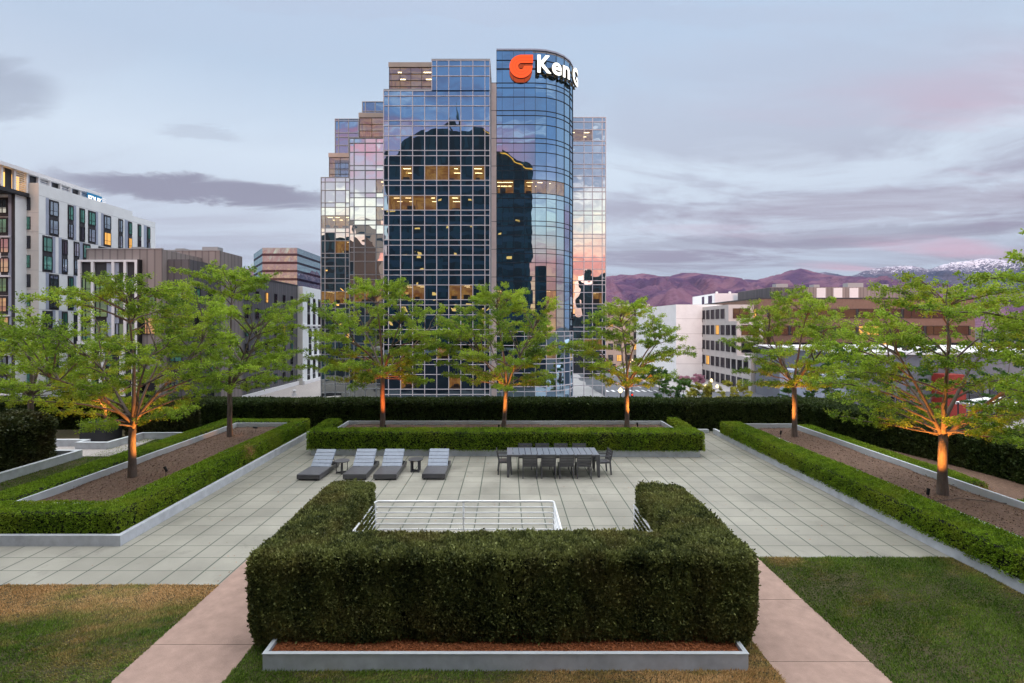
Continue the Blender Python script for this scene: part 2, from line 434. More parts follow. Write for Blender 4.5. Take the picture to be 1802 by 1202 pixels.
def tree(name, label, x, y, z0, top, Rc, fork, seed, group, cat='tree', trunk_r=.14, nlat=34, lean=(0,0), leafm='leaf', squash=1., dens=1., leafsize=.095, asym=(0,0), low=None):
    r = random.Random(seed); rs = np.random.RandomState(seed)
    trunk_r *= .86
    Rc *= 1.16 if cat == 'tree' and group else 1.
    root = empty(name, (x,y,z0), label, cat, group)
    tp = MB(); Hh = top-z0; fk = fork-z0
    sprP = []; sprA = []
    def V3(a, b, c): return Vector((a, b, c))
    # leader
    leaders = []
    def path(p0, d0, L, n, bend, wob):
        pts = [p0.copy()]; d = d0.normalized(); p = p0.copy()
        for i in range(n):
            d = (d+bend/n+V3(r.uniform(-1,1), r.uniform(-1,1), r.uniform(-1,1))*wob).normalized()
            p = p+d*L/n; pts.append(p.copy())
        return pts
    trunk = [V3(0,0,-.15), V3(0,0,.02)]+[V3(lean[0]*t+r.uniform(-.02,.02), lean[1]*t, fk*t) for t in (.3,.6,1.)]
    rad = [trunk_r*1.35, trunk_r*1.2, trunk_r*.98, trunk_r*.93, trunk_r*.9]
    tp.tube(trunk, rad, 12)
    top0 = trunk[-1]
    lead = path(top0, V3(.05*r.uniform(-1,1), 0, 1), (Hh-fk)*.84, 7, V3(0,0,0), .07)
    tp.tube(lead, [trunk_r*.52*(1-i/7.6)+.006 for i in range(8)], 8); leaders.append((lead, trunk_r*.7))
    ns = r.choice([4, 5])
    a0 = r.uniform(0, 6.28)
    for i in range(ns):
        a = a0+i*6.283/ns+r.uniform(-.3,.3); pit = r.uniform(.75, 1.15)
        d = V3(math.cos(a)*math.cos(pit), math.sin(a)*math.cos(pit), math.sin(pit))
        L = (Hh-fk)*r.uniform(.56, .78)
        start = top0+V3(0,0,-r.uniform(0,.35))
        lp = path(start, d, L, 6, V3(math.cos(a)*.25, math.sin(a)*.25, .1), .1)
        tp.tube(lp, [trunk_r*.46*(1-j/7.3)+.007 for j in range(7)], 7); leaders.append((lp, trunk_r*.5))
    def samp(pts, t):
        q = t*(len(pts)-1); i = min(int(q), len(pts)-2); return pts[i].lerp(pts[i+1], q-i), (pts[i+1]-pts[i]).normalized()
    lowz = (low-z0) if low else fk*1.0
    cand = [(lp[0].lerp(lp[-1], 0)) for lp, _ in leaders]
    cand = []
    for lp, _ in leaders:
        for j in range(len(lp)-1):
            for q in (0, .5): cand.append(lp[j].lerp(lp[j+1], q))
    ntg = int(nlat*1.75)
    for i in range(ntg):
        h = ((i+.5)/ntg+r.uniform(-.02,.02)); h = min(.99, max(0, h))**.92
        rad_ = Rc*(.80+.20*h/.35) if h < .35 else Rc*math.sqrt(max(.03, 1-((h-.35)/.67)**2))
        a = i*2.39996+r.uniform(-.5,.5)
        rr_ = rad_*math.sqrt(r.uniform(.18, 1.0))*(1+asym[0]*math.cos(a)+asym[1]*math.sin(a))*r.uniform(.9,1.08)
        tg = V3(math.cos(a)*rr_, math.sin(a)*rr_, lowz+h*(Hh-lowz)-.05)
        best = None; bd = 1e9
        for c in cand:
            hd = math.hypot(tg.x-c.x, tg.y-c.y)
            if c.z > tg.z-.22*hd and c.z > fk+.1: continue
            dd = (tg-c).length+r.uniform(0,.35)
            if dd < bd: bd = dd; best = c
        if best is None or (h < .12): best = trunk[-1]+V3(0,0,-r.uniform(0,.25))
        L = (tg-best).length
        ctrl = best.lerp(tg, .5)+V3(r.uniform(-.12,.12)*L, r.uniform(-.12,.12)*L, (.16 if h > .12 else .02)*L)
        bp = []
        for j in range(7):
            t_ = j/6; p = best.lerp(ctrl, t_).lerp(ctrl.lerp(tg, t_), t_)
            bp.append(p+V3(r.uniform(-1,1), r.uniform(-1,1), r.uniform(-1,1))*.045*(0 if j == 0 else 1))
        r0 = .008+.0085*L
        tp.tube(bp, [r0*(1-j/6.8)+.003 for j in range(7)], 5, cap=False)
        f0 = .30 if L > 1.2 else .1
        nsub = max(5, int(L*(1-f0)*6.5))
        for s in range(nsub):
            f = f0+(1-f0)*(s+.6)/nsub; q, dd = samp(bp, min(.999, f)); side = 1 if s % 2 else -1
            az = math.atan2(dd.y, dd.x)+side*r.uniform(.35, 1.15)
            sl = (.26+.34*(1-f))*r.uniform(.7,1.35)
            e = r.uniform(-.12,.55)
            sd = V3(math.cos(az)*math.cos(e), math.sin(az)*math.cos(e), math.sin(e))
            sp = path(q, sd, sl, 3, V3(0,0,-.2), .14)
            tp.tube(sp, [.008,.006,.0045,.003], 3, cap=False)
            nt_ = max(2, int(sl*8.5*dens+r.random()))
            for w in range(nt_):
                g = .2+.8*(w+.5)/nt_; tq, td = samp(sp, g)
                ta = math.atan2(td.y, td.x)+(1 if w % 2 else -1)*r.uniform(.3,1.3); tl = r.uniform(.08,.22)
                tdv = V3(math.cos(ta), math.sin(ta), r.uniform(-.3,.55)).normalized()
                te = tq+tdv*tl
                for h_ in range(4):
                    pp = tq.lerp(te, (h_+.6)/4)+V3(r.uniform(-.04,.04), r.uniform(-.04,.04), r.uniform(-.03,.05))
                    sprP.append(pp); sprA.append((tdv+V3(r.uniform(-.8,.8), r.uniform(-.8,.8), r.uniform(-.45,.25))))
    tp.build('trunk', M['bark'], root)
    P = np.array([tuple(v) for v in sprP]); A = norm(np.array([tuple(v) for v in sprA]))
    tn = np.clip(.46+snoise(P, 2.6, seed)*.5+rs.normal(size=len(P))*.18, 0, 1)
    V, t = leaf_cloud(P, A, 10, leafsize*.72, leafsize*.19, .65, rs, flat=.4, jit=.5, tint=tn)
    link('crown', quads_mesh('crown', V, M[leafm], t), root)
    return root


# ================================================================== TERRACE
def struct(name, mb, m): return tag(mb.build(name, m), kind='structure')
G0 = -9.0                                          # street level
mb = MB(); mb.box(-34, 26, 7.6, 27.2, -.6, 0)
mb.box(-34, 26, -5.6, 7.6, -.6, 0); struct('terrace_paving', mb, M['paver'])
mb = MB(); mb.box(-33.8, 25.8, -5.4, 27.0, G0, -.602); struct('podium', mb, M['charcoal'])
def path_x(name, x0, x1, y0, y1, joints):
    mb = MB(); js = [y0]+joints+[y1]
    for a, b in zip(js[:-1], js[1:]): mb.box(x0, x1, a+.006, b-.006, -.05, .006)
    mb.box(x0+.01, x1-.01, y0, y1, -.05, -.01, 1)
    struct(name, mb, [M['pink'], M['hedge_core']])
path_x('pink_path', -5.68, -4.06, -2.0, 12.4, [5.9, 8.2])
path_x('pink_path', 3.98, 5.53, -2.0, 12.4, [5.9, 7.78, 9.55])

def flat(poly, z, name, m):
    mb = MB(); mb.prism(poly, z-.12, z); return struct(name, mb, m)
lawn_polys = [[(-14,-2),(-5.69,-2),(-5.69,10.09),(-14,10.09)], [(5.54,-2),(9.83,-2),(9.83,11.28),(5.54,11.28)], [(-4.05,-2),(3.97,-2),(3.97,7.56),(-4.05,7.56)],
              [(-4.05,7.56),(-3.63,7.56),(-3.63,11.9),(-4.05,11.9)], [(3.60,7.56),(3.97,7.56),(3.97,11.9),(3.60,11.9)]]
for i, p in enumerate(lawn_polys): flat(p, .008, 'lawn_soil', M['lawn_base'])

def grass_mat():
    m, nt, out = new_mat('grass_blades'); x, y, z = nt.sep(geo_pos(nt))
    a = nt.node('ShaderNodeAttribute'); a.attribute_name = 'tint'; dry = nt.node('ShaderNodeAttribute'); dry.attribute_name = 'dry'
    g = nt.mix(a.outputs['Fac'], c4((.04,.095,.012)), c4((.22,.33,.045)))
    b = nt.mix(a.outputs['Fac'], c4((.36,.20,.07)), c4((.85,.56,.27)))
    c = nt.mix(dry.outputs['Fac'], g, b)
    p = nt.node('ShaderNodeBsdfPrincipled'); nt.put(p.inputs['Base Color'], c); p.inputs['Roughness'].default_value = .6; p.inputs['Specular IOR Level'].default_value = .15
    t = nt.node('ShaderNodeBsdfTranslucent'); nt.put(t.inputs[0], c)
    mx = nt.node('ShaderNodeMixShader'); mx.inputs[0].default_value = .25
    nt.l.new(p.outputs[0], mx.inputs[1]); nt.l.new(t.outputs[0], mx.inputs[2]); nt.l.new(mx.outputs[0], out.inputs[0]); return m
M['grass'] = grass_mat()
def grass(name, x0, x1, y0, y1, dens, dryf, seed, hgt=.035):
    rs = np.random.RandomState(seed); n = int((x1-x0)*(y1-y0)*dens)
    P = np.column_stack([rs.uniform(x0,x1,n), rs.uniform(y0,y1,n), np.full(n,.006)])
    nz = snoise(P*np.array([1,1.6,1]), 2.3, seed)*.5+snoise(P*np.array([1,2,1]), 6.5, seed+1)*.35+snoise(P*np.array([1,2.2,1]), 19, seed+2)*.25
    dry = np.clip(dryf(P[:,0], P[:,1])+nz*.85+rs.normal(size=n)*.10, 0, 1)
    wind = np.column_stack([snoise(P, 1.7, seed+3), snoise(P, 1.9, seed+4)])*.9
    h = hgt*rs.uniform(.5,1.5,n)*(1+.35*snoise(P, 5, seed+6)+.35*snoise(P, 17, seed+7))
    lean = np.column_stack([wind+rs.normal(size=(n,2))*.55, np.ones(n)]); lean = norm(lean)*h[:,None]
    a = rs.uniform(0, 6.28, n); w = np.column_stack([np.cos(a), np.sin(a), np.zeros(n)])*(.005+.005*rs.uniform(size=n))[:,None]
    V = np.empty((n,3,3)); V[:,0] = P-w; V[:,1] = P+w; V[:,2] = P+lean
    t = np.clip(.45+snoise(P, 3.1, seed+8)*.3+rs.normal(size=n)*.25, 0, 1)
    me = quads_mesh(name, V.reshape(-1,3), M['grass'], t, 3)
    at_ = me.attributes.new('dry', 'FLOAT', 'POINT'); at_.data.foreach_set('value', np.repeat(dry, 3).astype(np.float32))
    return tag(link(name, me), name.replace('_', ' '), 'grass', kind='stuff')
def sst(x, a, b): t = np.clip((x-a)/(b-a), 0, 1); return t*t*(3-2*t)
o = grass('grass', -9.9, -5.665, 7.0, 10.10, 5200, lambda x, y: .08+.95*sst(y-.22*(x+7.5), 8.6, 9.6), 11); o['label'] = 'lawn left of the pink path, dry and brown along the paving, green nearer'
o = grass('grass', 5.515, 9.82, 7.0, 11.295, 4600, lambda x, y: -.12+.30*sst(y, 9.8, 11.2)*(1-sst(x,6.5,8.6))+.35*np.exp(-((x-5.9)**2+(y-11.0)**2)*6)+.2*np.exp(-((x-9.7)**2)*12), 12); o['label'] = 'mostly dark green lawn right of the pink path with faded streaks'
o = grass('grass', -4.08, 3.995, 7.0, 7.575, 6500, lambda x, y: -.1+1.0*sst(x, -1.6, 2.6), 13); o['label'] = 'narrow lawn strip before the front planter, green at one end and brown at the other'
o = grass('grass', -4.05, -3.62, 7.56, 9.2, 6500, lambda x, y: -.1+0*x, 14); o['label'] = 'sliver of green grass between the pink path and the left side of the front planter'
o = grass('grass', 3.59, 3.97, 7.56, 9.2, 6500, lambda x, y: .95+0*x, 15); o['label'] = 'sliver of brown grass between the front planter and the right pink path'

# ---- front planter with yew hedge
pr = empty('planter', (0, 9.7, 0), 'low grey metal planter under the big dark U-shaped yew hedge in the foreground', 'planter')
ring = [(-3.62,12.0),(-3.62,7.58),(3.58,7.58),(3.58,12.0)]
o = MB().ribbon([(x,y-9.7) for x,y in ring], .05, 0, .245).build('wall', M['grey_wall'], pr)
MB().ribbon([(x*(1.0025),y-9.7-(.008 if y<8 else 0)) for x,y in ring], .066, .246, .256).build('edging', M['metal_edge'], pr)
mb = MB(); mb.box(-3.56, 3.52, 7.64-9.7, 9.0-9.7, .02, .20); mb.box(-3.56, -3.0, 9.0-9.7, 11.95-9.7, .02, .20); mb.box(2.95, 3.52, 9.0-9.7, 11.95-9.7, .02, .20)
mb.build('bark_mulch', M['mulch'], pr)
U = [(-4.02,7.92),(3.90,7.92),(3.90,11.55),(2.92,11.55),(2.92,8.95),(-3.08,8.95),(-3.08,11.85),(-4.02,11.85)]
hedge('yew_hedge', 'large dark yew hedge clipped in a U shape in the foreground', 'hedge',
      U, .12, 1.5, 2100, 'yew', None, 21, rad=[.16,.35,.35,.08,.05,.05,.05,.08], bul=.045, size=.052, k=6, shoulder=.09, uneven=.025, dens_side=2000, under=.09)
# chips of mulch
rs = np.random.RandomState(3); n = 9000
P = np.column_stack([rs.uniform(-3.5,3.5,n), rs.uniform(7.65,8.6,n), rs.uniform(.2,.215,n)])
V, t = leaf_cloud(P, norm(rs.normal(size=(n,3))*np.array([1,1,.2])), 1, .045, .010, .3, rs, jit=.1)
M['chips'] = leaf_mat('bark_chips', (.14,.04,.015), (.5,.18,.07), 0.)
me = quads_mesh('mulch_chips', V, M['chips'], t); tag(link('mulch_chips', me), 'loose red-brown bark chips on the soil of the front planter', 'mulch', kind='stuff')

rs = np.random.RandomState(77); n = 420
P = np.column_stack([rs.uniform(-9,9.7,n), rs.uniform(10.2,22,n), np.full(n,.006)]); P[:200,1] = rs.uniform(18.8,20.0,200)
V, t = leaf_cloud(P, norm(rs.normal(size=(n,3))*np.array([1,1,.1])), 1, .05, .012, .2, rs, jit=.02, flat=.9)
V[:,2] = np.clip(V[:,2], .004, .02)
tag(link('fallen_leaves', quads_mesh('fallen_leaves', V, M['chips'], t)), 'a few small fallen leaves scattered on the paving', 'leaves', kind='stuff')

# ---- metal rails around the stair
def rail(name, runs, label, posts):
    x0, y0, _ = runs[0][0]
    root = empty(name, (x0, y0, 0), label, 'railing', 'steel railings round the stair inside the yew hedge')
    heights = [1.07-.129*i for i in range(8)]
    for i, h in enumerate(heights):
        mb = MB(); pts = [Vector((p[0]-x0, p[1]-y0, h)) for p in runs[0]]
        rr = .026 if i == 0 else .016
        q = [pts[0]]                                # soften corners
        for k in range(1, len(pts)-1):
            a, b, c = pts[k-1], pts[k], pts[k+1]
            q += [b+(a-b).normalized()*.07, b+(a-b).normalized()*.02+(c-b).normalized()*.02, b+(c-b).normalized()*.07]
        q.append(pts[-1]); mb.tube(q, rr, 8); mb.build('top_rail' if i == 0 else 'rail', M['steel'], root)
    for (px, py) in posts:
        mb = MB(); mb.tube([(px-x0, py-y0, 0), (px-x0, py-y0, 1.06)], .021, 8); mb.lathe((px-x0,py-y0,0), [(.05,0),(.05,.012),(.03,.014)], 12)
        mb.build('post', M['steel'], root)
rail('stair_railing', [[(-3.03,9.1,0),(-3.03,11.8,0),(1.08,11.8,0),(1.08,9.7,0)]], 'long steel railing with horizontal bars turning round the stair inside the yew hedge',
     [(-1.0,11.8),(-3.03,11.78),(1.08,11.78),(1.08,9.8),(-3.03,10.2)])
rail('stair_railing', [[(2.87,11.55,0),(2.87,9.15,0)]], 'short steel railing beside the inner face of the right arm of the yew hedge', [(2.87,11.5),(2.87,10.2)])
vr = empty('standpipe_valve', (3.02, 9.75, 0), 'grey standpipe valve with a round handwheel at the right end of the stair', 'valve')
mb = MB(); mb.tube([(0,0,0),(0,0,1.1)], .05, 12); mb.lathe((0,0,1.05), [(.07,0),(.085,.03),(.085,.10),(.05,.13)], 12); mb.tube([(-.28,0,1.02),(.04,0,1.1)], .045, 10)
mb.lathe((-.30,0,.98), [(.06,0),(.065,.02),(.065,.09),(.045,.11)], 12); mb.tube([(0,0,1.12),(.06,-.10,1.16)], .02, 8)
mb.build('pipe', M['steel'], vr)
mb = MB(); wc = Vector((.09,-.12,1.17)); dv = Vector((.45,-.85,.25)).normalized(); e1 = dv.orthogonal().normalized(); e2 = dv.cross(e1)
mb.tube([wc+(e1*math.cos(a)+e2*math.sin(a))*.105 for a in [i*math.pi/12 for i in range(25)]], .012, 6)
for i in range(5):
    a = i*2*math.pi/5; mb.tube([wc, wc+(e1*math.cos(a)+e2*math.sin(a))*.105], .009, 5)
mb.build('handwheel', M['steel'], vr)

# ---- planters with box hedges
def planter(label, wall_pts, edge_pts, soil_poly, soil_z, edge_z, closed_wall=False):
    cx = sum(p[0] for p in soil_poly)/len(soil_poly); cy = sum(p[1] for p in soil_poly)/len(soil_poly)
    root = empty('planter', (cx, cy, 0), label, 'planter', 'raised tree planters on the terrace')
    s = lambda pts: [(x-cx, y-cy) for x, y in pts]
    MB().ribbon(s(wall_pts), .12, 0, .245, closed_wall).build('wall', M['grey_wall'], root)
    MB().ribbon(s(edge_pts), .07, .30, edge_z, True).build('edging', M['metal_edge'], root)
    mb = MB(); nx, ny = 60, 60; xs = [p[0] for p in soil_poly]; ys = [p[1] for p in soil_poly]
    x0, x1, y0, y1 = min(xs), max(xs), min(ys), max(ys)
    V_ = []; F_ = []
    for j in range(ny+1):
        for i in range(nx+1):
            x = x0+(x1-x0)*i/nx; y = y0+(y1-y0)*j/ny
            z = soil_z+.035*mnoise.noise(Vector((x*.8,y*.8,1)))+.02*mnoise.noise(Vector((x*3,y*3,4)))
            V_.append((x-cx, y-cy, z))
    for j in range(ny):
        for i in range(nx): a = j*(nx+1)+i; F_.append((a, a+1, a+nx+2, a+nx+1))
    mb.add(V_, F_, 0, True); mb.build('soil_bed', M['soil'], root)
    # litter on the soil
    rs = np.random.RandomState(int(abs(cx)*10)+1); n = int((x1-x0)*(y1-y0)*190)
    P = np.column_stack([rs.uniform(x0-cx+.05,x1-cx-.05,n), rs.uniform(y0-cy+.05,y1-cy-.05,n), np.full(n, soil_z+.02)])
    V, t = leaf_cloud(P, norm(rs.normal(size=(n,3))*np.array([1,1,.15])), 1, .05, .011, .3, rs, jit=.1)
    o = link('wood_chips', quads_mesh('wood_chips', V, M['soilchips'], t), root); o['kind'] = 'stuff'
    return root
M['soilchips'] = leaf_mat('wood_chips', (.09,.05,.034), (.30,.20,.15), 0.)
planter('long left tree planter with two trees and a low box hedge round it', [(-9.25,24.4),(-9.1,12.0),(-26,12.0)], [(-12.45,12.78),(-9.93,12.78),(-9.93,23.5),(-12.45,23.5)],
        [(-12.4,12.83),(-9.95,12.83),(-9.95,23.47),(-12.4,23.47)], .5, .69)
planter('centre tree planter at the back with three trees behind a low box hedge', [(-7.78,24.0),(-7.78,20.3),(7.55,20.0),(7.55,24.0)], [(-7.33,21.0),(7.2,21.0),(7.15,23.6),(-7.33,23.6)],
        [(-7.26,21.05),(7.1,21.05),(7.1,23.55),(-7.26,23.55)], .6, .76)
planter('long right tree planter with two trees behind a clipped box hedge', [(25,5.0),(9.83,5.0),(9.83,23.7)][::-1] if False else [(9.83,24.4),(9.83,-1.0)], [(10.73,3.0),(12.95,3.0),(13.05,23.3),(10.73,23.3)],
        [(10.78,3.0),(12.93,3.0),(12.93,23.25),(10.78,23.25)], .5, .69)
LH = 'low clipped box hedges round the tree planters'
hedge('box_hedge', 'low box hedge round the left tree planter with a brown patch near its far end', 'hedge',
      [(-26,12.02),(-9.16,12.02),(-9.35,24.25),(-13.35,24.25),(-13.35,12.86),(-12.52,12.86),(-12.52,23.6),(-9.95,23.6),(-9.92,12.78),(-26,12.78)],
      .20, .74, 900, 'box', LH, 31, rad=.06, bul=.02, size=.036, k=4, shoulder=.06)
hedge('box_hedge', 'low box hedge round the front and ends of the centre tree planter', 'hedge',
      [(-7.9,20.2),(7.7,19.92),(7.72,23.2),(7.27,23.2),(7.25,20.95),(-7.40,20.95),(-7.42,23.0),(-8.05,23.0)],
      .235, .96, 720, 'box', LH, 32, rad=.08, bul=.02, size=.042, k=4, shoulder=.07)
hedge('box_hedge', 'bright low box hedge along the right edge of the paving', 'hedge',
      [(9.78,4.0),(10.68,4.0),(10.68,23.5),(9.80,23.5)], .235, .74, 1000, 'box', LH, 33, rad=.08, bul=.02, size=.036, k=4, shoulder=.07)
hedge('box_hedge', 'narrow low box hedge beyond the right planter, ending in a dry brown tip', 'hedge',
      [(13.08,14.7),(13.85,14.7),(13.85,23.3),(13.12,23.3)], .22, .62, 800, 'box', LH, 34, rad=.12, bul=.03, size=.038, k=4, shoulder=.1)
hedge('box_hedge', 'short piece of low box hedge at the far right edge beyond the gap', 'hedge',
      [(13.08,9.0),(13.85,9.0),(13.85,13.35),(13.08,13.35)], .22, .62, 900, 'box', LH, 35, rad=.12, bul=.03, size=.038, k=4, shoulder=.1)
# dry patches in the hedges
def dry_patch(label, c, r, n, seed):
    rs = np.random.RandomState(seed); P = np.array(c)+rs.normal(size=(n,3))*np.array(r)
    V, t = leaf_cloud(P-np.array(c), norm(rs.normal(size=(n,3))+np.array([0,0,.5])), 4, .05, .006, .7, rs)
    tag(link('dry_twigs', quads_mesh('dry_twigs', V, M['dry'], t), None, c), label, 'dead twigs')
dry_patch('dead tan twigs in the left box hedge near its far end', (-9.28,18.3,.62), (.10,.14,.13), 260, 5)
dry_patch('dead tan twigs at the tip of the narrow hedge behind the right planter', (13.35,14.45,.42), (.16,.14,.10), 330, 6)

# ---- beds beyond the planters
def bed(poly, z, name, m): mb = MB(); mb.prism(poly, -.05, z); return struct(name, mb, m)
bed([(13.1,3.0),(25,3.0),(25,24.6),(13.1,24.6)], .21, 'soil', M['soil'])
bed([(-34,12.2),(-9.22,12.2),(-9.37,24.2),(-34,24.2)], .23, 'soil', M['lawn_base'])
flat([(-15.58,12.9),(-13.36,12.9),(-13.36,24.2),(-15.58,24.2)], .30, 'side_lawn', M['lawn_base'])
o = grass('grass', -15.58, -13.38, 12.9, 24.2, 1500, lambda x, y: -.2+0*x, 16); o.location.z = .295; o['label'] = 'dark green grass strip between the left box hedge and the low grey wall'
flat([(-26,18.9),(-14.6,18.9),(-15.0,21.9),(-26,21.9)], .315, 'gravel', M['gravel'])
r0 = empty('low_wall', (-15.65,15.5,0), 'low pale grey wall in front of the dark shrubs at the left edge', 'wall')
MB().ribbon([(.05,-4),(.05,3.3),(-6,3.3)], .14, .2, .56).build('wall_face', M['grey_wall'], r0)
MB().ribbon([(.06,-4),(.06,3.31),(-6,3.31)], .16, .561, .58).build('capping', M['metal_edge'], r0)
r0 = empty('low_wall', (-15.6,21,0), 'low zigzag pale grey wall behind the gravel patch on the left', 'wall')
MB().ribbon([(-7,-.55),(-1.3,-.55),(-1.3,-1.0),(.0,-1.0),(.1,.8),(2.0,.8)], .14, .2, .56).build('wall_face', M['grey_wall'], r0)
MB().ribbon([(-7,-.56),(-1.31,-.56),(-1.31,-1.01),(.01,-1.01),(.11,.79),(2.0,.79)], .16, .561, .575).build('capping', M['metal_edge'], r0)
r0 = MB().box(-17.8,-16.7,21.3,22.2,.3,1.0).box(-17.84,-16.66,21.26,22.24,1.0,1.06)
tag(r0.build('stone_box', M['charcoal']), 'dark grey rectangular stone box between the shrubs on the left', 'stone box')
hedge('dark_shrub', 'loose dark shrub behind the low grey wall at the left edge of the terrace', 'shrub',
      [(-21,11.2),(-16.05,11.2),(-16.0,18.2),(-17.2,18.4),(-21,18.3)], .3, 1.98, 480, 'shrub', None, 41, rad=.4, bul=.16, size=.085, k=6, shoulder=.35, uneven=.1)
hedge('dark_shrub', 'dark shrub behind the zigzag wall, between the stone box and the first left tree', 'shrub',
      [(-16.6,22.2),(-14.2,22.2),(-14.2,23.8),(-16.6,23.8)], .35, 1.45, 420, 'shrub', None, 42, rad=.4, bul=.14, size=.085, k=6, shoulder=.3, uneven=.1)
hedge('tall_hedge', 'tall dark hedge closing the back and right side of the terrace', 'hedge',
      [(-31,25.0),(14.0,25.0),(15.1,21.2),(15.9,17.5),(16.3,13.2),(16.5,6.0),(18.2,6.0),(17.8,17.7),(16.9,22.0),(15.9,26.4),(-31,26.4)],
      .02, 1.42, 400, 'dark', None, 43, rad=.1, bul=.05, size=.075, k=5, shoulder=.1)
mb = MB(); mb.box(7.9,9.7,24.55,24.75,0,.16); tag(mb.build('kerb', M['grey_wall']), 'short grey kerb at the foot of the tall hedge between the centre and right planters', 'kerb')
mb = MB(); mb.box(-9.1,-7.9,24.55,24.75,0,.16); tag(mb.build('kerb', M['grey_wall']), 'short grey kerb at the foot of the tall hedge between the left and centre planters', 'kerb')

# ---- furniture
def lounger(x, y, rz, label):
    t = empty('sun_lounger', (x, y, 0), label, 'sun lounger', 'charcoal sun loungers on the paving', rz)
    W, L = .775, 1.78
    mb = MB(); 
    for s in (0, 1): mb.box(s*(W-.045), s*(W-.045)+.045, 0, L, .045, .185)
    mb.box(.045, W-.045, 0, .045, .045, .185); mb.box(.045, W-.045, L-.045, L, .045, .185); mb.box(.045,W-.045,.05,.93,.06,.10)
    bevel(mb.build('frame', M['furn'], t), .006)
    mb = MB(); n = 11
    for i in range(n): y0 = .006+i*.087; mb.box(.006, W-.006, y0, y0+.080, .187, .205)
    bevel(mb.build('seat_slats', M['furn'], t), .004, 1)
    ang = R(42); o_ = Vector((0,.98,.20)); d = Vector((0,math.cos(ang),math.sin(ang))); up = Vector((0,-math.sin(ang),math.cos(ang)))
    mb = MB()
    for i in range(5):
        a = .004+i*.146; c = o_+d*(a+.068)
        mb.bar(c+Vector((.04,0,0)), c+Vector((W-.04,0,0)), .134, .016, 0, up)
    for s in (.05, W-.05): mb.bar(o_+Vector((s,0,0))-up*.02, o_+d*.73+Vector((s,0,0))-up*.02, .035, .025, 0, up)
    bevel(mb.build('backrest', M['furn_sky_sheen'], t), .004, 1)
    for sx in (.1, W-.1): MB().bar(o_+d*.5+Vector((sx,0,-.02)), Vector((sx,1.6,.16)), .02, .02).build('prop', M['furn'], t)
    for sx in (.03, W-.09):
        for sy in (.08, L-.14): MB().box(sx, sx+.06, sy, sy+.06, 0, .046).build('foot', M['black'], t)
lounger(-6.97, 16.95, R(-3), 'charcoal slatted sun lounger, leftmost of the four, left of both side tables')
lounger(-5.45, 16.98, R(0), 'charcoal slatted sun lounger just right of the left side table')
lounger(-4.44, 16.98, R(0), 'charcoal slatted sun lounger just left of the right side table, third from the left')
lounger(-2.83, 17.02, R(0), 'charcoal slatted sun lounger standing alone, right of both side tables')
def side_table(x, y, rz, label):
    t = empty('side_table', (x, y, 0), label, 'side table', 'round charcoal side tables', rz)
    bevel(MB().lathe((0,0,.405), [(.255,0),(.262,.006),(.262,.026),(.255,.032)], 32).build('table_top', M['furn'], t), .002)
    for k in range(4):
        a = k*math.pi/2; c, s = math.cos(a)*.185, math.sin(a)*.185
        MB().bar((c,s,0), (c,s,.405), .065, .022, 0, (math.cos(a), math.sin(a), 0)).build('leg', M['furn'], t)
    for z_ in (.035, .385): mb = MB(); mb.bar((-.175,0,z_),(.175,0,z_), .03,.036); mb.bar((0,-.175,z_),(0,.175,z_), .031,.032); mb.build('cross_brace', M['furn'], t)
side_table(-5.76, 17.85, R(20), 'round charcoal side table between the two left loungers')
side_table(-3.22, 18.05, R(45), 'round charcoal side table left of the lone lounger')
t = empty('dining_table', (0.0,17.3,0), 'long charcoal dining table with slate blue slatted top and ten chairs', 'dining table')
TW, TD = 3.15, 1.1
mb = MB(); n = 15; st = TW/n
for i in range(n): mb.box(i*st+.008, (i+1)*st-.008, .06, TD-.06, .735, .757)
bevel(mb.build('slatted_top', M['table_top'], t), .004, 1)
mb = MB(); mb.box(0,TW,0,.06,.70,.76); mb.box(0,TW,TD-.06,TD,.70,.76); mb.box(-.0,.008,.06,TD-.06,.70,.7595); mb.box(TW-.008,TW,.06,TD-.06,.70,.7595); mb.box(.05,TW-.05,.5,.56,.66,.73)
bevel(mb.build('table_frame', M['furn'], t), .004, 1)
for sx in (0,1):
    for sy in (0,1):
        x0 = sx*TW; y0 = sy*TD; dx = -1 if sx else 1; dy = -1 if sy else 1
        w0, w1 = .13, .075
        vs = [(x0,y0,0),(x0+dx*w1,y0,0),(x0+dx*w1,y0+dy*w1,0),(x0,y0+dy*w1,0),(x0,y0,.699),(x0+dx*w0,y0,.699),(x0+dx*w0,y0+dy*w0,.699),(x0,y0+dy*w0,.699)]
        fs = [(0,3,2,1),(4,5,6,7),(0,1,5,4),(1,2,6,5),(2,3,7,6),(3,0,4,7)]
        if dx*dy < 0: fs = [f[::-1] for f in fs]
        mb = MB(); mb.add(vs, fs); mb.build('leg', M['furn'], t)
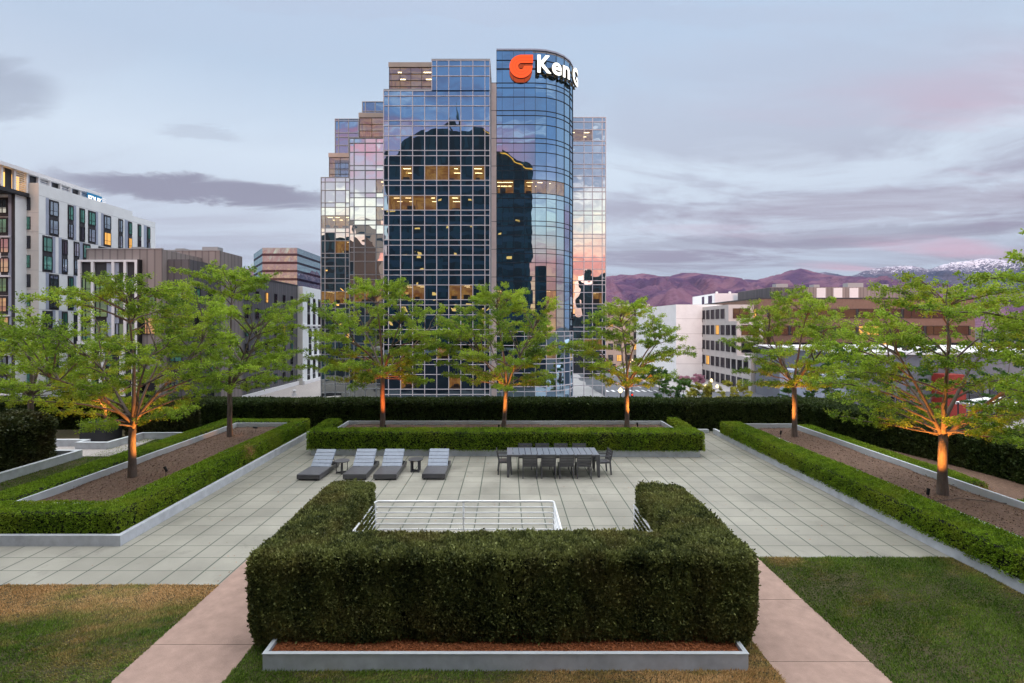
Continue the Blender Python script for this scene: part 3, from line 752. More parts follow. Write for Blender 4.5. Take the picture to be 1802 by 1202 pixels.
def chair_proto(arms):
    t = bpy.data.objects.new('dining_chair', None); COL.objects.link(t)
    W = .5; h = W/2
    for sx in (-1,1):
        MB().bar((sx*(h-.02),-.24,0),(sx*(h-.02),-.20,.43), .035,.05).build('leg', M['furn'], t)      # rear
        MB().bar((sx*(h-.02),.22,0),(sx*(h-.02),.20,.43), .035,.045).build('leg', M['furn'], t)
    mb = MB(); mb.box(-h,h,-.225,.225,.40,.43); mb.build('seat_frame', M['furn'], t)
    mb = MB()
    for i in range(5): mb.box(-h+.02,h-.02,-.2+i*.086,-.2+i*.086+.076,.432,.448)
    mb.build('seat', M['furn'], t)
    mb = MB()
    for sx in (-1,1): mb.bar((sx*(h-.02),-.20,.431),(sx*(h-.02),-.29,.83), .035,.04)
    for i in range(4):
        z = .50+i*.093; y = -.205-.09*(z-.43)/.4; mb.bar((-h+.035,y,z+.0),(h-.035,y,z), .016,.085,0,(0,-.22,1))
    mb.build('backrest', M['furn'], t)
    if arms:
        for sx in (-1,1):
            mb = MB(); mb.bar((sx*(h-.02),-.25,.64),(sx*(h-.02),.21,.64), .045,.025); mb.bar((sx*(h-.02),.195,.431),(sx*(h-.02),.195,.63), .035,.04)
            mb.build('armrest', M['furn'], t)
    return t
CG = 'charcoal chairs round the dining table'
pa = chair_proto(False); pb = chair_proto(True); used = {0:False, 1:False}
def place_chair(arms, x, y, rz, label):
    src = pb if arms else pa
    o = src if not used[arms] else copy_tree(src)
    used[arms] = True; o.location = (x,y,0); o.rotation_euler.z = rz; tag(o, label, 'chair', CG)
names = ['first','second','third','fourth']
for i, x in enumerate((.78,1.40,2.0,2.60)):
    place_chair(0, x, 17.40, R((i*37%5)-2), 'charcoal chair with its back to the viewer, %s from the left' % names[i])
for i, x in enumerate((.66,1.30,1.97,2.66)):
    place_chair(0, x, 18.50, R(180+(i*53%5)-2), 'charcoal chair on the far side of the table, %s from the left' % names[i])
place_chair(1, -.02-.05, 17.85, R(-88), 'charcoal armchair at the left end of the dining table')
place_chair(1, 3.20+.12, 17.80, R(99), 'charcoal armchair at the right end of the dining table')

# ---- spot lights and trees
def spot(x, y, z, tx, ty, tz, label, power=55, col=(1,.36,.06)):
    root = empty('spotlight', (x, y, z), label, 'garden spotlight', 'garden spotlights aimed at the tree trunks')
    d = (Vector((tx,ty,tz))-Vector((x,y,z+.2))).normalized()
    MB().tube([(0,0,-.1),(0,0,.17)], .009, 6).build('stake', M['black'], root)
    mb = MB(); c = Vector((0,0,.2)); mb.tube([c-d*.07, c-d*.06, c+d*.05, c+d*.10], [.02,.036,.038,.043], 12, cap=False); mb.tube([c-d*.06, c-d*.055], .035, 12)
    mb.build('lamp_housing', M['black'], root)
    l = bpy.data.lights.new('lamp', 'SPOT'); l.energy = power*1.15; l.color = col; l.spot_size = R(95); l.spot_blend = 1.; l.shadow_soft_size = .03
    lo = bpy.data.objects.new('lamp', l); COL.objects.link(lo); lo.parent = root; lo.location = c+d*.11
    lo.rotation_euler = d.to_track_quat('-Z','Y').to_euler()
TG = 'honey locust trees in the terrace planters'
T1 = tree('honey_locust_tree', 'large near tree of the left planter, trunk lit orange on its right side', -11.5, 15.7, .5, 6.8, 3.1, 2.25, 101, TG, trunk_r=.125, nlat=40, asym=(-.04,0), low=2.5, dens=.85)
tree('honey_locust_tree', 'tree at the far end of the left planter with a plain unlit grey trunk', -11.62, 21.45, .5, 7.75, 3.2, 2.6, 102, TG, trunk_r=.12, nlat=42)
tree('honey_locust_tree', 'tree at the left of the centre planter, trunk glowing red-orange', -5.57, 22.9, .6, 7.35, 3.05, 3.0, 103, TG, trunk_r=.125, nlat=40, low=2.3)
tree('honey_locust_tree', 'middle tree of the centre planter with a forked orange trunk', -.15, 22.9, .6, 7.0, 3.0, 2.5, 104, TG, trunk_r=.115, nlat=38, lean=(.12,0), low=2.6)
tree('honey_locust_tree', 'slim tree at the right of the centre planter, lit only at its fork', 5.37, 22.9, .6, 6.45, 2.4, 2.5, 105, TG, trunk_r=.115, nlat=32, low=2.6)
tree('honey_locust_tree', 'tree at the far end of the right planter, upper trunk lit orange', 12.06, 21.45, .5, 6.75, 2.75, 2.7, 106, TG, trunk_r=.12, nlat=34, low=2.5)
tree('honey_locust_tree', 'large near tree of the right planter with an orange-lit trunk', 11.93, 14.0, .5, 6.6, 3.0, 2.3, 107, TG, trunk_r=.135, nlat=40, low=2.3, dens=.8)
tree('honey_locust_tree', 'nearest tree on the right, only its branch tips reach in from the right edge', 12.45, 9.0, .5, 8.2, 3.75, 3.4, 108, TG, trunk_r=.135, nlat=34, low=3.6, dens=.7)
tree('garden_tree', 'dark unlit garden tree beyond the shrubs at the far left', -21.6, 23.2, .3, 5.2, 2.5, 2.0, 109, None, trunk_r=.14, nlat=26)
tree('garden_tree', 'small garden tree with orange-lit twigs beyond the low zigzag wall', -19.0, 24.2, .3, 4.6, 2.0, 1.5, 110, None, trunk_r=.09, nlat=24)
spot(-10.5, 15.75, .5, -11.4, 15.75, 2.5, 'small black spotlight beside the near tree of the left planter', 450)
spot(-10.95, 22.3, .5, -11.6, 21.5, .9, 'small black spotlight by the far tree of the left planter', 24)
spot(-5.2, 21.9, .6, -5.55, 22.9, 3.2, 'small black spotlight by the left tree of the centre planter', 420, (1,.22,.03))
spot(-.35, 21.9, .6, -.1, 22.9, 3.3, 'small black spotlight by the middle tree of the centre planter', 540)
spot(5.72, 22.4, .6, 5.35, 22.85, 3.7, 'small black spotlight by the right tree of the centre planter', 480)
spot(11.35, 21.2, .5, 12.0, 21.4, 3.4, 'small black spotlight by the far tree of the right planter', 540)
spot(11.2, 13.6, .5, 11.8, 13.95, 2.9, 'small black spotlight by the near tree of the right planter', 570)
spot(-18.4, 23.6, .3, -19.0, 24.2, 2.2, 'small black spotlight by the small garden tree at the left', 480)
mb = MB(); mb.tube([(11.0,13.3,.53),(12.0,13.55,.56),(12.9,13.2,.54)], .012, 5); tag(mb.build('irrigation_hose', M['bark']), 'thin brown hose lying on the soil of the right planter', 'hose')

# ================================================================== MIRROR GLASS TOWER
tower = empty('glass_office_tower', (-3, 80, G0), 'tall blue mirror-glass office tower with stepped left side and rounded right corner', 'office tower')
TO = Vector((3, -80, -G0))                          # world -> tower-local offset
class LM(MB):
    def build(s, name, mats, parent, loc=None):
        s.v = [(x+TO.x, y+TO.y, z+TO.z) for x, y, z in s.v]; return MB.build(s, name, mats, parent)
def zlines(top, bot, T0, extra=()):
    zs = set(extra); k = -3
    while T0-4*k > bot-4:
        T = T0-4*k
        for d in (0, .71, 2.03):
            if bot+.3 < T-d < top-.3: zs.add(round(T-d, 3))
        k += 1
    return sorted(zs | {top, bot})
def room(A, B, z0, z1, depth, lamps, dim=1.):
    """a lit office behind clear panes: back, side, floor and ceiling faces, ceiling lamps, desks"""
    A = Vector(A); B = Vector(B); d = (B-A).normalized(); n = Vector((-d.y, d.x)); L = (B-A).length
    def pt(u, w, z): q = A+d*u+n*w; return (q.x, q.y, z)
    mb = LM()
    mb.add([pt(.02,.05,z0),pt(L-.02,.05,z0),pt(L-.02,.05,z1),pt(.02,.05,z1),pt(.02,depth,z0),pt(L-.02,depth,z0),pt(L-.02,depth,z1),pt(.02,depth,z1)],
           [(4,5,6,7),(0,4,7,3),(1,2,6,5),(3,7,6,2)], 0)
    mb.add([pt(.02,.05,z0),pt(L-.02,.05,z0),pt(L-.02,depth,z0),pt(.02,depth,z0)], [(0,1,2,3)], 2)
    for k in range(lamps):
        if rnd.random() < .22: continue
        u = L*(k+.5)/lamps+rnd.uniform(-.25,.25)
        for w in (1.1, 3.1):
            hw_ = rnd.choice([.25,.4,.5]); mb.add([pt(u-hw_,w,z1-.03),pt(u+hw_,w,z1-.03),pt(u+hw_,w+.3,z1-.03),pt(u-hw_,w+.3,z1-.03)], [(0,1,2,3)], 1)
    k = rnd.uniform(.2,.6)
    while k < L-.7:
        w = rnd.uniform(.5,1.1); h = rnd.uniform(.35,1.0)
        a = rnd.uniform(.4,2.4); q = [pt(k,a,z0),pt(k+w,a,z0),pt(k+w,a+.5,z0),pt(k,a+.5,z0),pt(k,a,z0+h),pt(k+w,a,z0+h),pt(k+w,a+.5,z0+h),pt(k,a+.5,z0+h)]
        mb.add(q, [(4,5,6,7),(0,1,5,4),(1,2,6,5),(2,3,7,6),(3,0,4,7)], 2); k += w+rnd.uniform(.3,1.4)
    mb.build('lit_office', [M['glow_room_wall'], M['ceil_lamp'] if dim > .6 else M['lamp_dim'], M['furniture_dark']], tower)
M['lamp_dim'] = emit('dim_office_ceiling_lamp', (1,.66,.33), 3.5)
def curtain(A, B, us, zs, gm, mm, mw=.10, md=.12, lit=(), tilt=.005, hm=None, vmw=None, skiproom=False):
    A = Vector(A); B = Vector(B); d = (B-A).normalized(); n = Vector((d.y, -d.x)); L = (B-A).length
    us = [0]+[u for u in us if .05 < u < L-.05]+[L]
    litd = {}
    for (c0, c1, zlo, lamps, dim) in lit:
        for r in range(len(zs)-1):
            if zs[r] <= zlo+.1 < zs[r+1]:
                for c in range(c0, c1+1): litd[(c, r)] = 1
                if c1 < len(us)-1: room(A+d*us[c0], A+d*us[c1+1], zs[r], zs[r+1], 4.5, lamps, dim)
    g = LM()
    for r in range(len(zs)-1):
        for c in range(len(us)-1):
            o = [rnd.uniform(-1,1)*tilt for _ in range(3)]; o.append(o[0]+o[2]-o[1])
            q = []
            for k, (u, z) in enumerate(((us[c],zs[r]),(us[c+1],zs[r]),(us[c+1],zs[r+1]),(us[c],zs[r+1]))):
                p = A+d*u+n*(o[k]-.02); q.append((p.x, p.y, z))
            g.add(q, [(0,1,2,3)], 1 if (c, r) in litd else 0)
    g.build('curtain_wall', [gm, M['glass_clear']], tower)
    m = LM(); vw = vmw if vmw is not None else mw
    for u in us:
        p = A+d*u; 
        if vw > 0: m.bar((p.x+n.x*md*.3, p.y+n.y*md*.3, zs[0]), (p.x+n.x*md*.3, p.y+n.y*md*.3, zs[-1]), vw, md, 0, (n.x,n.y,0))
    for z in zs:
        p = A-d*.03; q = B+d*.03; s = md*.3+.004
        m.bar((p.x+n.x*s, p.y+n.y*s, z), (q.x+n.x*s, q.y+n.y*s, z), md, mw, 1)
    m.build('mullion_grid', [mm, hm or mm], tower)
def vol_shell(x0, x1, y0, y1, z0, z1, roofm='roofing'):
    """roof, back and the flanks of a box volume (front built as curtain wall)"""
    mb = LM(); mb.add([(x0,y0,z0),(x0,y1,z0),(x0,y1,z1),(x0,y0,z1),(x1,y0,z0),(x1,y1,z0),(x1,y1,z1),(x1,y0,z1)], [(0,1,2,3)[::-1],(4,5,6,7),(1,5,6,2)[::-1]], 0)
    mb.add([(x0,y0,z1-.02),(x1,y0,z1-.02),(x1,y1,z1-.02),(x0,y1,z1-.02)], [(0,1,2,3)], 1)
    mb.build('flank_wall', [M['glass'], M[roofm]], tower)
    m = LM(); y = y0+1.6
    for xx in (x0-.03, x1+.03):
        z = z1
        while z > max(z0, G0)+.5: m.box(xx-.04, xx+.04, y0+.08, y1, z-.05, z+.05); z -= 2.0
        y = y0+1.6
        while y < y1: m.box(xx-.045, xx+.045, y-.05, y+.05, z0, z1); y += 1.6
    m.build('mullion_grid', [M['grey_mull']], tower)
P16 = lambda first, n=14: [first+1.615*i for i in range(n)]
T = 36.73
Y1 = 68.57
v1a = (-10.06, -2.29); xb = -16.52
zs = zlines(36.73, G0, T)
lit = [(2,2,24.75,1,1),(4,4,24.75,1,.4),(5,6,24.75,2,1),(8,8,24.75,1,1), (1,2,20.75,2,.4),(3,4,20.75,2,1),(6,6,20.75,1,1), (2,3,8.75,2,1),(6,7,8.75,2,1),(5,5,.75,1,1),(6,6,-3.25,1,1),(2,2,-3.25,1,.4)]
curtain((xb,Y1), (-2.29,Y1), P16(.655), zs, M['glass'], M['white_mull'], .085, .10, lit)
curtain((-10.06,Y1), (-2.29,Y1), [ (u-(-10.06-xb)) for u in P16(.655) if u > (-10.06-xb)+.1], zlines(40.8, 36.73, T), M['glass'], M['white_mull'], .085, .10)
vol_shell(xb, -2.29, Y1, 100, G0, 36.73); vol_shell(-10.06, -2.29, Y1, 100, 36.73, 40.8)
LM().box(xb,-10.06,Y1-.06,Y1+.3,36.76,36.95).build('parapet', M['grey_mull'], tower)
LM().box(-10.1,-2.25,Y1-.07,Y1+.3,40.84,41.0).build('parapet', M['grey_mull'], tower)
def setback(x0, x1, y, z0, z1, dark_lamps, dim):
    h = z1-z0; zz = [z0, z0+h*.20, z0+h*.40, z0+h*.62, z0+h*.83, z1]
    n = max(2, round((x1-x0)/1.6)); us = [ (x1-x0)*i/n for i in range(1, n)]
    curtain((x0,y),(x1,y), us, zz[:-1], M['glass_clear'], M['dark_mull'], .06, .08, vmw=.05)
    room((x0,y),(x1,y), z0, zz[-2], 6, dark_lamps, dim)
    LM().box(x0-.1,x1+.1,y-.1,y+.3,zz[-2]+.06,z1).box(x0-.1,x0+.25,y+.3,y+8,zz[-2]+.06,z1).build('beige_fascia', M['beige'], tower)
    vol_shell(x0,x1,y,y+12,z0,z1-.1)
setback(-16.0,-10.12, 69.6, 36.95, 41.05, 3, 1)
zs = zlines(32.73, G0, T)
curtain((-23.08,75), (xb-.02,75), P16(.67), zs, M['glass2'], M['grey_mull'], .09, .12, [(1,3,8.75,3,1),(3,3,24.75,1,1),(3,3,20.75,1,1)], .012)
vol_shell(-23.08, xb-.02, 75, 100, G0, 32.73); setback(-22.2, -16.6, 77, 32.75, 37.3, 0, .5)
zs = zlines(28.73, G0, T)
curtain((-29.43,81), (-23.1,81), P16(.63), zs, M['glass2'], M['grey_mull'], .09, .12, [(0,4,20.75,4,1),(0,4,8.75,4,1),(2,3,16.75,1,.4)], .01)
vol_shell(-29.43, -23.1, 81, 100, G0, 28.73); setback(-28.55,-25.0, 82.2, 28.75, 33.0, 0, .5)
curtain((-28.03,83.5), (-21.5,83.5), P16(.55), zlines(39.0, 26, T), M['glass'], M['grey_mull'], .10, .12); vol_shell(-28.03,-21.5,83.5,100,26,39.0)
curtain((-23.9,84.6), (-15,84.6), P16(.5), zlines(42.3, 30, T), M['glass'], M['grey_mull'], .10, .12); vol_shell(-23.9,-15,84.6,100,30,42.3)
# right wing
curtain((10.4,88), (17.0,88), [2.86,4.33,6.0], zlines(41.1, G0, T+.3), M['glass2'], M['white_mull'], .10, .12, [(0,1,37.1-.1,2,1),(2,2,9.1,1,.4),(1,2,1.05,2,1)], .004)
vol_shell(10.4,17.0,88,104,G0,41.1)
# rounded corner: flat part and six 15 degree facets
Tc = 36.42; zt = 45.1; zs = zlines(zt, G0, Tc, (43.7, 42.5)); zs = [z for z in zs if not (40.6 < z < 42.3 or 42.6 < z < 43.6 or z in (44.42,))]
cc = Vector((4.1, 80.35)); RR = 6.25
foot = [Vector((-1.5,74.1)), Vector((4.1,74.1))]+[cc+Vector((math.sin(R(15*i)), -math.cos(R(15*i))))*RR for i in range(1,7)]
lowz = [z for z in zs if z < 6]; highz = [z for z in zs if z >= 6 or z == lowz[-1]]
for i, (a, b) in enumerate(zip(foot[:-1], foot[1:])):
    us = [.82, 2.47, 4.05] if i == 0 else []
    l1 = [(0,1,24.45,3,1),(3,3,24.45,1,.4)] if i == 0 else ([(0,0,24.45,2,1)] if i in (1,2,3) else [])
    l1h = l1+([(0,0,8.45,1,.4)] if i in (0,2) else [])
    curtain(a, b, us, highz, M['glassc'], M['dark_mull'], .075, .07, l1h, .003, vmw=.035)
    curtain(a, b, us, lowz, M['glassc'], M['white_mull'], .10, .10, [(0,0,.45,1,1)] if i == 2 else [], .003, vmw=.05)
mb = LM(); mb.prism([(p.x,p.y-0) for p in [foot[0]+Vector((0,.3))]+foot[1:-1]+[foot[-1], Vector((10.35,100)), Vector((-1.5,100))]], zt-.3, zt-.1, 0); mb.build('roof', M['roofing'], tower)
mb = LM(); mb.ribbon([(p.x, p.y) for p in foot]+[(10.35,100)], .25, zt+.02, zt+.3); mb.build('parapet', M['bluegrey'], tower)
mb = LM(); mb.add([(10.35,80.35,G0),(10.35,100,G0),(10.35,100,zt),(10.35,80.35,zt)], [(0,1,2,3)]); mb.add([(-1.5,100,G0),(-1.5,74.2,G0),(-1.5,74.2,zt),(-1.5,100,zt)], [(0,1,2,3)]); mb.add([(10.35,100,G0),(-1.5,100,G0),(-1.5,100,zt),(10.35,100,zt)], [(0,1,2,3)])
mb.build('flank_wall', M['glass'], tower)
LM().box(-2.48,-1.53,73.75,74.6,G0,40.3).build('stone_pier', M['column'], tower)
mb = LM()
for k in range(12): mb.box(-2.50,-1.51,73.73,74.0,40.3-4*k-.06,40.3-4*k)
mb.build('pier_joint', M['charcoal'], tower)
LM().box(-2.6,-1.4,74.8,99,G0,39.6).build('link_wall', M['glass'], tower)
LM().box(-.4,10.2,73.0,73.0+.02,G0,G0+.01).build('doorstep', M['roofing'], tower)

# ---- illuminated sign
sign = empty('illuminated_sign', (4.3, 73.4, 41), 'glowing orange-red emblem and white letters Ken G on top of the rounded tower corner', 'sign')
SO = Vector((-4.3,-73.4,-41))
M['sign_white'] = emit('white_sign_face', (1,.97,.90), 1.6); M['sign_side'] = mat('sign_return_bronze', (.10,.075,.03), .5)
M['sign_red'] = emit('orange_red_sign_face', (1.0,.115,.035), 1.0); M['sign_dark_red'] = mat('dark_red_return', (.25,.01,.005), .5)
M['sign_line'] = emit('sign_outline', (.55,.05,.03), .8)
PXM = 73.3/900; ccx, ccz = X_(916.8, 73.3), Z_(117.5, 73.3)
def emblem(r_out, bar_y0, bar_y1, r_in, y, slot=True):
    """G-like ring: circle with a square-ended upper bar and a slot to the right"""
    xr = 1.64*r_out/1.64
    pts = []
    pts.append((1.72*r_out/1.66, bar_y1)); pts.append((0, bar_y1))
    return pts
ro = 1.66; ri = .42; top_ = 1.66; sl1 = .47; sl0 = .06
poly = [(1.72,top_),(-.05,top_)]
for i in range(1, 25):
    a = R(90+ i*(247)/24); poly.append((ro*1.0*math.cos(a)-.0, ro*math.sin(a)-.02))
poly += [(1.70,sl0)]
poly += [(.42,sl0)]
inner = [(ri*math.cos(R(a))+.0, ri*math.sin(R(a))-.0) for a in range(10, -241, -25)]
poly += inner+[(-.1,sl1),(1.72,sl1)]
def extr(poly, y, th, name, face, side, sc_=1., parent=sign, ox=0, oz=0):
    n = len(poly); vs = [(ccx+ox+x*sc_+SO.x, y+SO.y, ccz+oz+z*sc_+SO.z) for x, z in poly]+[(ccx+ox+x*sc_+SO.x, y+th+SO.y, ccz+oz+z*sc_+SO.z) for x, z in poly]
    mb = MB(); mb.add(vs, [list(range(n)), list(range(n,2*n))[::-1]], 0); 
    for i in range(n): mb.add([vs[i], vs[(i+1)%n], vs[(i+1)%n+n], vs[i+n]], [(0,1,2,3)], 1)
    return mb.build(name, [face, side], parent)
emb = extr(poly, 73.15, .35, 'emblem', M['sign_red'], M['sign_dark_red'])
mb = MB()
for rr in (.82, 1.2):
    pts = [(1.66, 0, rr)]+[(0,0,rr)]+[(rr*math.cos(R(a)), 0, rr*math.sin(R(a))) for a in range(95, 356, 8)]
    if rr < 1: pts = pts
    mb.tube([(ccx+x+SO.x, 73.13+SO.y, ccz+z+SO.z) for x, y, z in pts], .02, 4)
mb.build('emblem_line', M['sign_line'], emb)
def glyph(ch, x_target_w, hcap, s0, zbase, baseline=0.):
    cu = bpy.data.curves.new('g', 'FONT'); cu.body = ch; cu.size = 1.; cu.extrude = .0; cu.offset = .028; cu.resolution_u = 5
    o = bpy.data.objects.new('g', cu); COL.objects.link(o); dg = bpy.context.evaluated_depsgraph_get()
    me = bpy.data.meshes.new_from_object(o.evaluated_get(dg)); bpy.data.objects.remove(o); bpy.data.curves.remove(cu)
    xs = [v.co.x for v in me.vertices]; x0, x1 = min(xs), max(xs)
    sx = x_target_w/(x1-x0); sy = hcap/.70
    # outline edges = edges used by a single face
    cnt = {}
    for p in me.polygons:
        vv = list(p.vertices)
        for a, b in zip(vv, vv[1:]+vv[:1]): cnt[(a,b)] = 1
    edges = [e for e in cnt if (e[1], e[0]) not in cnt]
    def place(x, z, off):
        s = s0+(x-x0)*sx; zz = zbase+z*sy
        if s < 0: p = Vector((4.1+s, 74.1-off))
        else: a = s/(RR+.75); p = cc+Vector((math.sin(a), -math.cos(a)))*(RR+off)
        return (p.x+SO.x, p.y+SO.y, zz+SO.z)
    mb = MB(); F_ = [place(v.co.x, v.co.y, .85) for v in me.vertices]; B_ = [place(v.co.x, v.co.y, .55) for v in me.vertices]
    mb.add(F_, [list(p.vertices) for p in me.polygons], 0)
    mb.add(F_+B_, [(a, b, b+len(F_), a+len(F_)) for a, b in edges], 1)
    n_ = len(F_); mb.add(B_, [list(p.vertices)[::-1] for p in me.polygons], 1)
    bpy.data.meshes.remove(me)
    return mb.build('letter', [M['sign_white'], M['sign_side']], sign)
zb = Z_(127.2, 73.4)
glyph('K', 2.05, 2.42, .27, zb); glyph('e', 1.62, 2.42, 2.42, zb); glyph('n', 1.45, 2.42, 4.28, zb); glyph('G', 2.3, 2.42, 6.55, zb)
mb = MB()                                           # raceway brackets
for s in (0.5, 1.9, 3.2, 4.6, 5.5, 7.2, 8.4):
    a = s/(RR+.75); p = cc+Vector((math.sin(a), -math.cos(a)))*(RR+.3)
    mb.box(p.x-.12+SO.x, p.x+.12+SO.x, p.y-.25+SO.y, p.y+.25+SO.y, zb-.28+SO.z, zb+.03+SO.z)
pts = [cc+Vector((math.sin(a), -math.cos(a)))*(RR+.35) for a in [i*.1 for i in range(0, 14)]]
mb.tube([(p.x+SO.x, p.y+SO.y, zb+.9+SO.z) for p in pts], .06, 6); mb.tube([(p.x+SO.x, p.y+SO.y, zb-.1+SO.z) for p in pts], .06, 6)
mb.build('bracket', M['sign_side'], sign)

def text_obj(body, size, loc, rotz, m, name, parent=None, ext=.02, align='CENTER', xs=1.):
    cu = bpy.data.curves.new(name, 'FONT'); cu.body = body; cu.size = size; cu.extrude = ext; cu.align_x = align; cu.offset = size*.015
    o = bpy.data.objects.new(name, cu); COL.objects.link(o); dg = bpy.context.evaluated_depsgraph_get()
    me = bpy.data.meshes.new_from_object(o.evaluated_get(dg)); me.name = name; bpy.data.objects.remove(o)
    me.materials.clear(); me.materials.append(m)
    q = link(name, me, parent, loc); q.rotation_euler = (R(90), 0, rotz); q.scale = (xs,1,1); return q
# for-lease banner low on the rounded corner
bn = empty('for_lease_banner', (8.35, 76.3, -5.2), 'black banner reading FOR LEASE low on the rounded glass corner', 'banner', None, R(42))
MB().box(-1.9,1.9,-.04,0,-1.55,1.35).build('panel', M['black'], bn)
text_obj('FOR LEASE', .80, (0,-.05,.45), 0, M['trim_white'], 'lettering', bn)
text_obj('CBRE', .42, (0,-.05,-1.2), 0, M['trim_white'], 'lettering', bn)
for zz_, ws in ((-.15, (.45,.95,.35,.30,.45)), (-.62, (.5,.6,.35,.3,.45))):
    mb = MB(); xx_ = -1.55
    for w_ in ws: mb.box(xx_, xx_+w_, -.06, -.041, zz_, zz_+.22); xx_ += w_+.12
    mb.build('small_print', M['trim_white'], bn)

# ================================================================== CONVENTIONAL BUILDINGS
WC = {}
def window(parent, x, y, z, w, h, face='S', glass='win', trans=True, frame='frame', two=True, po=Vector((0,0,0))):
    """frame plus pane child; face S looks to -Y, E to +X, W to -X. x,y,z: centre of the sill"""
    key = (round(w,2), round(h,2), trans, two, frame)
    if key not in WC:
        mb = MB(); t = .07; d = .10
        mb.box(-w/2,-w/2+t,-d,0,0,h); mb.box(w/2-t,w/2,-d,0,0,h); mb.box(-w/2+t,w/2-t,-d,0,0,t); mb.box(-w/2+t,w/2-t,-d,0,h-t,h)
        if two: mb.box(-w*.12-t*.4,-w*.12+t*.4,-d+.01,0,t,h-t)
        if trans: mb.box(-w/2+t,w/2-t,-d+.015,0,h*.33,h*.33+t*.8)
        a = mb.mesh('window', M[frame]); mp = MB(); mp.add([(-w/2+t,-.03,t),(w/2-t,-.03,t),(w/2-t,-.03,h-t),(-w/2+t,-.03,h-t)], [(0,1,2,3)])
        WC[key] = (a, mp, {})
    a, mp, g = WC[key]
    if glass not in g: g[glass] = mp.mesh('pane', M[glass])
    o = link('window', a, parent, (x-po.x, y-po.y, z-po.z)); o.rotation_euler.z = {'S':0,'E':R(90),'W':R(-90),'N':R(180)}[face]
    p = link('pane', g[glass], o); return o
def bld(name, loc, label, cat='building', group=None): 
    r = empty(name, loc, label, cat, group); return r, Vector(loc)
def bx(name, m, root, po, *boxes, mats=None):
    mb = MB()
    for b in boxes: mb.box(b[0]-po.x, b[1]-po.x, b[2]-po.y, b[3]-po.y, b[4]-po.z, b[5]-po.z, b[6] if len(b) > 6 else 0)
    return mb.build(name, mats or M[m], root)

# L1: white apartment block at far left
r, po = bld('apartment_building', (-80, 92, G0), 'white panelled apartment block with paired dark windows at the far left', 'apartment building')
XF = -73.2
bx('wall', 'white_wall', r, po, (-92,XF,80,100,G0,27.6), (-92,XF,100,106.5,G0,26.8))
bx('end_wall', 'cream_wall', r, po, (-76.9,XF-.0,79.95,79.995,G0,27.58))
Yof = lambda px: -XF*900/(892-px)
colsA = [(86,103),(119,129),(139.5,149),(155,168),(182,195),(208,216),(225,232),(242,248),(258,264)]
grp = [(25.5,0),(19.55,-1),(13.6,0),(7.65,-1),(1.7,0)]
for gi, (zt_, sh) in enumerate(grp):
    for ci, (a, b) in enumerate(colsA):
        ya, yb = Yof(a)+sh*1.15, Yof(b)+sh*1.15
        w = yb-ya; side = 1 if (ci+gi) % 2 else -1
        bx('dark_panel', 'charcoal', r, po, (XF,XF+.06,ya,yb,zt_-5.75,zt_))
        sw = .55 if ci < 6 else .8
        s0 = ya-sw-.002 if side < 0 else yb+.002
        if ci in (0,1,3,4,6,8): bx('accent_panel', 'bluegrey', r, po, (XF,XF+.03,s0,s0+sw,zt_-5.75,zt_+.1))
        for k in (0,1):
            g = 'win'
            if (gi,ci,k) in ((0,4,1),(0,6,1),(1,6,1),(3,3,0)): g = 'win_lit'
            elif rnd.random() < .25: g = 'win_green'
            elif rnd.random() < .15: g = 'win_dark'
            window(r, XF+.06, (ya+yb)/2, zt_-2.5-k*2.95, w-.16, 2.25, 'E', g, po=po)
    bx('floor_joint', 'grey_mull', r, po, (XF,XF+.012,80,106.4,zt_+.16,zt_+.20))
for k in range(10):
    z = 23.3-3.0*k
    window(r, -75.05, 79.94, z, 1.2, 2.0, 'S', 'win_green' if k % 2 else 'win_dark', po=po)
    bx('floor_joint', 'grey_mull', r, po, (-76.9,XF,79.93,79.95,z-.35,z-.32))
# wing at the frame edge
bx('wing_wall', 'white_wall', r, po, (-92,-75.02,78,79.94,G0,25.3)); bx('corner_panel', 'charcoal', r, po, (-75.5,-75.0,77.93,77.99,G0,25.3))
bx('accent_panel', 'bluegrey', r, po, (-76.0,-75.52,77.95,77.99,G0,25.3))
for k in range(11):
    z = 22.4-3.0*k; g2 = k//2 % 2
    bx('dark_panel', 'charcoal', r, po, (-77.5+.5*g2-.1,-76.05,77.94,77.99,z-.5,z+2.4)); window(r, -76.75+.2*g2, 77.93, z, 1.15+.2*g2, 2.15, 'S', ('win','win_green','win')[k%3], po=po)
    window(r, -78.9, 77.98, z, 1.3, 2.15, 'S', 'win_dark', po=po)
    if k % 2: bx('floor_band', 'trim_white', r, po, (-92,-75.6,77.7,77.98,z-.72,z-.46))
# roof storey with louvres and fascia
bx('roof_slab', 'trim_white', r, po, (-86,-74.3,69,93.6,29.25,29.5), (-74.9,-74.3,69,93.6,28.95,29.25))
bx('soffit', 'charcoal', r, po, (-86,-74.6,69,79.9,25.32,25.9))
bx('roof_storey_wall', 'bluegrey', r, po, (-86,-75.2,79.95,93.4,27.6,29.25), (-86,-76.2,69,79.95,25.9,29.25))
for i in range(13):
    yy = 69.6+i*2.0; z0 = 25.9 if yy < 79.9 else 27.62
    bx('roof_post', 'trim_white', r, po, (-75.1,-74.75,yy,yy+.3,z0,28.94))
    if i % 2 == 0:
        mb = [( -75.0,-74.9,yy+.32,yy+1.98,z,z+.09) for z in np.arange(z0+.25,28.9,.32)]
        bx('louvre', 'trim_white', r, po, *mb)
    else: bx('dark_panel', 'charcoal', r, po, (-75.2,-75.14,yy+1.0,yy+1.98,z0,28.9))
bx('glowing_wall', None, r, po, (-76.19,-76.1,73,79.8,25.95,28.5), mats=M['room_lamp'])  # wall panel emits the warm light itself, no lamp in front of it
